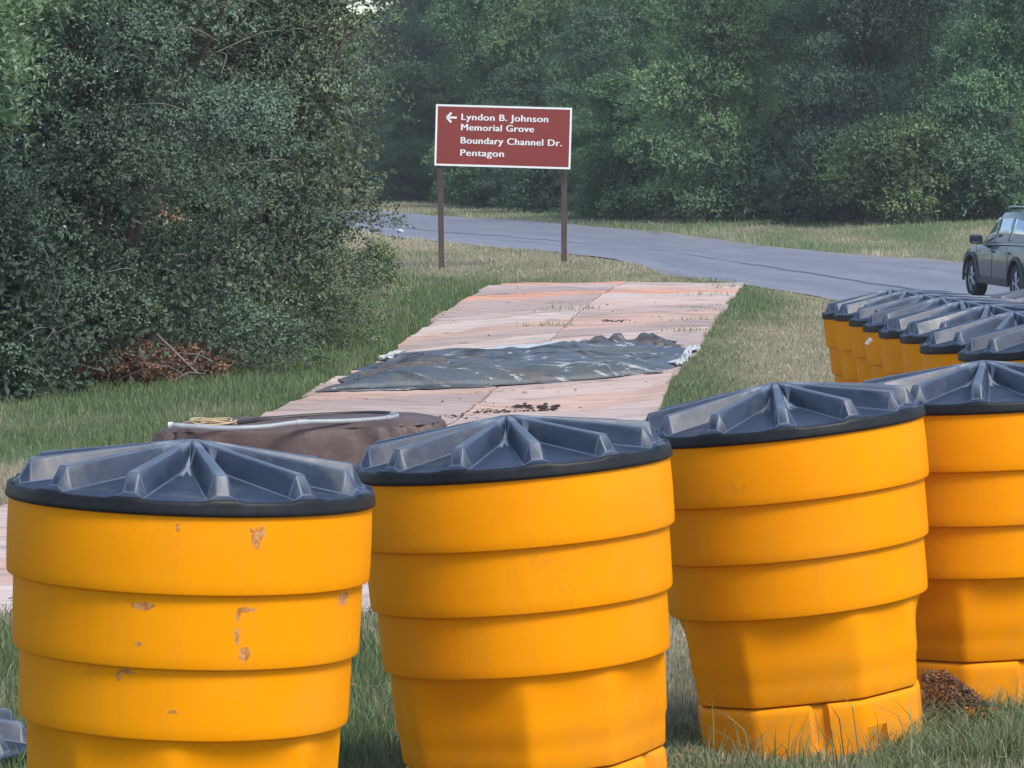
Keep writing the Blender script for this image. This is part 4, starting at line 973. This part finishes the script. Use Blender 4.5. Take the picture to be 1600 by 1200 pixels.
M_red = simple('tail_red', (.35, .01, .012), .25)
car = empty('car'); tag(car, 'dark sport utility car driving away at the right edge of the road', 'car')
# stations along the car: y forward (+), z up, half widths
st = [(-2.28, .84, .62, .42, .95), (-2.22, .88, .40, 1.02, 1.0), (-2.0, .905, .33, 1.06, 1.0), (-1.3, .92, .30, 1.06, 1.0), (-.4, .925, .28, 1.03, 1.0), (.6, .925, .28, 1.0, 1.0), (1.0, .92, .29, .99, 1.0), (1.6, .90, .32, .93, .97), (2.05, .86, .36, .84, .94), (2.27, .74, .42, .68, .9)]
V = []; Fc = []
for (y, hw, zl, zt, _) in st:
    sec = [(0, zl), (hw * .85, zl), (hw * .97, zl + .08), (hw, zl + .28 * (zt - zl)), (hw * 1.0, zl + .6 * (zt - zl)), (hw * .975, zl + .85 * (zt - zl)), (hw * .92, zt), (hw * .5, zt + .035), (0, zt + .045)]
    V += [(-x, y, z) for x, z in sec] + [(x, y, z) for x, z in sec[::-1][1:-1]]
ns = 16
for j in range(len(st) - 1):
    for i in range(ns): i2 = (i + 1) % ns; Fc.append((j * ns + i, j * ns + i2, (j + 1) * ns + i2, (j + 1) * ns + i))
Fc.append(tuple(range(ns))[::-1]); Fc.append(tuple((len(st) - 1) * ns + i for i in range(ns)))
bm = bmesh.new(); t_ = pydata('t', V, Fc); bm.from_mesh(t_); bpy.data.meshes.remove(t_); bo_ = link('body', bm_mesh('body', bm, True, 35), M_car, car)
# wheel wells cut
WY = (1.36, -1.33)
for wy in WY:
    for sx in (-1, 1):
        cb = bmesh.new(); bmesh.ops.create_cone(cb, cap_ends=True, segments=28, radius1=.42, radius2=.42, depth=.34, matrix=Matrix.Translation((sx * .85, wy, .36)) @ Matrix.Rotation(PI / 2, 4, 'Y'))
        cm = bpy.data.meshes.new('cut'); cb.to_mesh(cm); cb.free(); co_ = bpy.data.objects.new('cut', cm); C.objects.link(co_)
        md = bo_.modifiers.new('b', 'BOOLEAN'); md.object = co_; md.operation = 'DIFFERENCE'; md.solver = 'EXACT'
        dg = bpy.context.evaluated_depsgraph_get(); nm = bpy.data.meshes.new_from_object(bo_.evaluated_get(dg)); bo_.modifiers.clear(); bo_.data = nm
        bpy.data.objects.remove(co_)
nm.name = 'body'
# greenhouse
GH = [(-2.12, .80, 1.05, .70, 1.20), (-1.95, .84, 1.05, .64, 1.58), (-1.6, .86, 1.05, .66, 1.66), (-.6, .87, 1.03, .67, 1.685), (.15, .87, 1.01, .655, 1.65), (.55, .86, 1.0, .64, 1.50), (1.12, .83, .97, .74, 1.02)]
V = []; Fc = []
for (y, wb_, zb, wt_, zt) in GH:
    sec = [(-wb_, zb), (-(wb_ * .25 + wt_ * .75), zb + (zt - zb) * .78), (-wt_, zt - .05 * min(1, (zt - zb) * 3)), (-wt_ * .82, zt), (wt_ * .82, zt), (wt_, zt - .05 * min(1, (zt - zb) * 3)), (wb_ * .25 + wt_ * .75, zb + (zt - zb) * .78), (wb_, zb)]
    V += [(x, y, z) for x, z in sec]
for j in range(len(GH) - 1):
    for i in range(7): Fc.append((j * 8 + i, j * 8 + i + 1, (j + 1) * 8 + i + 1, (j + 1) * 8 + i))
Fc.append(tuple(range(8))[::-1]); Fc.append(tuple(48 + i for i in range(8)))
bm = bmesh.new(); t_ = pydata('t', V, Fc); bm.from_mesh(t_); bpy.data.meshes.remove(t_); link('cabin', bm_mesh('cabin', bm, True, 30), M_car, car)
def gh_pt(y, f, sx):   # point on the cabin side, f 0 belt .. 1 eave
    yy = [g[0] for g in GH]; wb_, zb, wt_, zt = [np.interp(y, yy, [g[k] for g in GH]) for k in (1, 2, 3, 4)]
    x = wb_ + (wb_ * .25 + wt_ * .75 - wb_) * f; return Vector((sx * (x + .008), y, zb + (zt - zb) * .78 * f))
for sx in (-1, 1):
    for (y0, y1, y2, y3, nm_) in ((.98, .22, .28, .52, 'front_window'), (.12, -.66, -.60, .16, 'rear_window'), (-.76, -1.75, -1.45, -.70, 'quarter_window')):
        n = 8; V = []
        for i in range(n + 1):
            t = i / n; V.append(gh_pt(y0 + (y1 - y0) * t, .10, sx)); 
        for i in range(n + 1):
            t = i / n; ya_ = y3 + (y2 - y3) * t; V.append(gh_pt(ya_, .97, sx))
        Fc = [(i, i + 1, n + 2 + i, n + 1 + i) for i in range(n)]
        if nm_ == 'front_window': # order: belt front->back, eave front->back
            V = [gh_pt(.95 - .80 * i / n, .10, sx) for i in range(n + 1)] + [gh_pt(.48 - .33 * i / n, .95, sx) for i in range(n + 1)]
        elif nm_ == 'rear_window':
            V = [gh_pt(.08 - .80 * i / n, .10, sx) for i in range(n + 1)] + [gh_pt(.08 - .80 * i / n, .96, sx) for i in range(n + 1)]
        else:
            V = [gh_pt(-.80 - 1.0 * i / n, .12 + .05 * i / n, sx) for i in range(n + 1)] + [gh_pt(-.80 - .78 * i / n, .96 - .1 * i / n, sx) for i in range(n + 1)]
        o = link('side_window', pydata('side_window', V, Fc, True), M_glass, car); md = o.modifiers.new('s', 'SOLIDIFY'); md.thickness = .004
    # chrome belt line, sill cladding, handles, mirror
    link('belt_trim', pydata('belt', *tube([gh_pt(.95 - 2.7 * i / 10, .03, sx) + Vector((sx * .004, 0, 0)) for i in range(11)], .010, 6)), M_alloy, car)
    bm = box_bm(.03, 1.9, .14, .012, (sx * .915, .02, .36)); link('sill', bm_mesh('sill', bm), M_trim, car)
    for hy in (.10, -.85): bm = box_bm(.03, .20, .028, .01, (sx * .925, hy, .90)); link('door_handle', bm_mesh('handle', bm), M_car, car)
    for dy in (.98, .06, -.86): bm = box_bm(.006, .006, .62, 0, (sx * .926, dy, .70)); link('door_seam', bm_mesh('seam', bm), M_trim, car)
    mb = box_bm(.24, .12, .17, .045, (sx * 1.00, .80, 1.10), 3); mo = link('mirror', bm_mesh('mirror', mb, True), M_trim, car)
    mg = box_bm(.19, .006, .13, .02, (sx * 1.00, .737, 1.10)); link('mirror_glass', bm_mesh('mg', mg), M_mir, mo)
    mb = box_bm(.12, .05, .04, .01, (sx * .92, .82, 1.03)); link('mirror_arm', bm_mesh('ma', mb), M_trim, mo)
    link('roof_rail', pydata('rail', *tube(catmull([(sx * .60, .1, 1.665), (sx * .61, -.1, 1.72), (sx * .61, -1.4, 1.72), (sx * .60, -1.75, 1.64)], 16), .016, 6), smooth=True), M_alloy, car)
    bm = box_bm(.30, .08, .12, .02, (sx * .70, -2.22, 1.00)); link('tail_light', bm_mesh('tl', bm, True, 40), M_red, car)
    bm = box_bm(.26, .1, .1, .02, (sx * .62, 2.12, .74)); link('headlight', bm_mesh('hl', bm, True, 40), M_alloy, car)
    for wy in WY:
        # arch cladding
        V = []; Fc = []; n = 20
        for i in range(n + 1):
            a = -.12 + (PI + .24) * i / n
            for (r, xo) in ((.425, .90), (.43, .945), (.49, .938), (.50, .90)): V.append((sx * xo, wy + math.cos(a) * r, .36 + math.sin(a) * r))
        for i in range(n):
            for k in range(3): Fc.append((i * 4 + k, i * 4 + k + 1, (i + 1) * 4 + k + 1, (i + 1) * 4 + k))
        link('wheel_arch', pydata('arch', V, Fc, True, 40), M_trim, car)
        wh = empty('wheel', (sx * .80, wy, .36)); wh.parent = car; bm = bmesh.new()
        V = []; Fc = []; prof = [(-.11, .24), (-.115, .33), (-.08, .36), (.08, .36), (.115, .33), (.11, .24)]; n = 36
        for (xo, r) in prof:
            for i in range(n): a = 2 * PI * i / n; V.append((xo, math.cos(a) * r, math.sin(a) * r))
        for j in range(len(prof) - 1):
            for i in range(n): i2 = (i + 1) % n; Fc.append((j * n + i, j * n + i2, (j + 1) * n + i2, (j + 1) * n + i))
        bm.free(); link('tyre', pydata('tyre', V, Fc, True, 40), M_tyre, wh)
        parts = []
        V, Fc2 = tube([Vector((sx * -.02, 0, 0)), Vector((sx * .10, 0, 0))], .06, 12); parts.append((V, Fc2))
        for k in range(5):
            a = 2 * PI * k / 5; 
            for da in (-.13, .13): parts.append(tube([Vector((sx * .09, math.cos(a) * .05, math.sin(a) * .05)), Vector((sx * .075, math.cos(a + da) * .235, math.sin(a + da) * .235))], [.022, .016], 6))
        ring = [(sx * .085, math.cos(2 * PI * i / 32) * .235, math.sin(2 * PI * i / 32) * .235) for i in range(33)]; parts.append(tube(ring, .013, 6, False))
        disc = tube([Vector((sx * -.01, 0, 0)), Vector((sx * .0, 0, 0))], .23, 24); 
        link('rim', pydata('rim', *merge(parts), smooth=True, sharp=40), M_alloy, wh); link('brake_disc', pydata('disc', *disc), M_tyre, wh)
bm = box_bm(1.66, .16, .30, .05, (0, -2.22, .50), 3); link('rear_bumper', bm_mesh('bumper', bm, True), M_trim, car)
bm = box_bm(1.60, .16, .26, .05, (0, 2.18, .48), 3); link('front_bumper', bm_mesh('bumper', bm, True), M_trim, car)
V = [(-.62, -2.135, 1.22), (.62, -2.135, 1.22), (.54, -1.985, 1.53), (-.54, -1.985, 1.53)]; o = link('rear_windscreen', pydata('rw', V, [(0, 1, 2, 3)]), M_glass, car); md = o.modifiers.new('s', 'SOLIDIFY'); md.thickness = .01
V = [(-.72, 1.075, 1.06), (.72, 1.075, 1.06), (.60, .595, 1.50), (-.60, .595, 1.50)]; o = link('windscreen', pydata('ws', V, [(3, 2, 1, 0)]), M_glass, car); md = o.modifiers.new('s', 'SOLIDIFY'); md.thickness = .02; md.offset = 0
bm = box_bm(.34, .012, .12, .01, (0, -2.29, .86)); link('number_plate', bm_mesh('np', bm), M_wht, car)
YAW = math.radians(9.5)
fw = at(1526, 461, 65.5)                       # front left wheel contact
R_ = Matrix.Rotation(YAW, 3, 'Z'); off = R_ @ Vector((-.80, WY[0], 0))
car.location = (fw.x - off.x, fw.y - off.y, gz1(fw.x - off.x, fw.y - off.y) + .035); car.rotation_euler = (math.radians(1.0), 0, YAW)
print('CAR z', car.location, 'wanted', fw)

# ------------------------------------------------------------------ thin summer haze
m = bpy.data.materials.new('haze'); m.use_nodes = True; N = m.node_tree.nodes; N.remove(N['Principled BSDF']); pv = N.new('ShaderNodeVolumePrincipled')
pv.inputs['Color'].default_value = (.90, .95, 1, 1); pv.inputs['Density'].default_value = HAZE; pv.inputs['Anisotropy'].default_value = .2
m.node_tree.links.new(pv.outputs[0], N['Material Output'].inputs['Volume'])
o = link('haze', bm_mesh('haze', box_bm(2200, 2900, 34, 0, (0, 800, 34 / 2 - 3))), m); tag(o, 'thin pale haze in the air over the whole place', 'haze', kind='stuff')
print('LID', lo.location, gx)
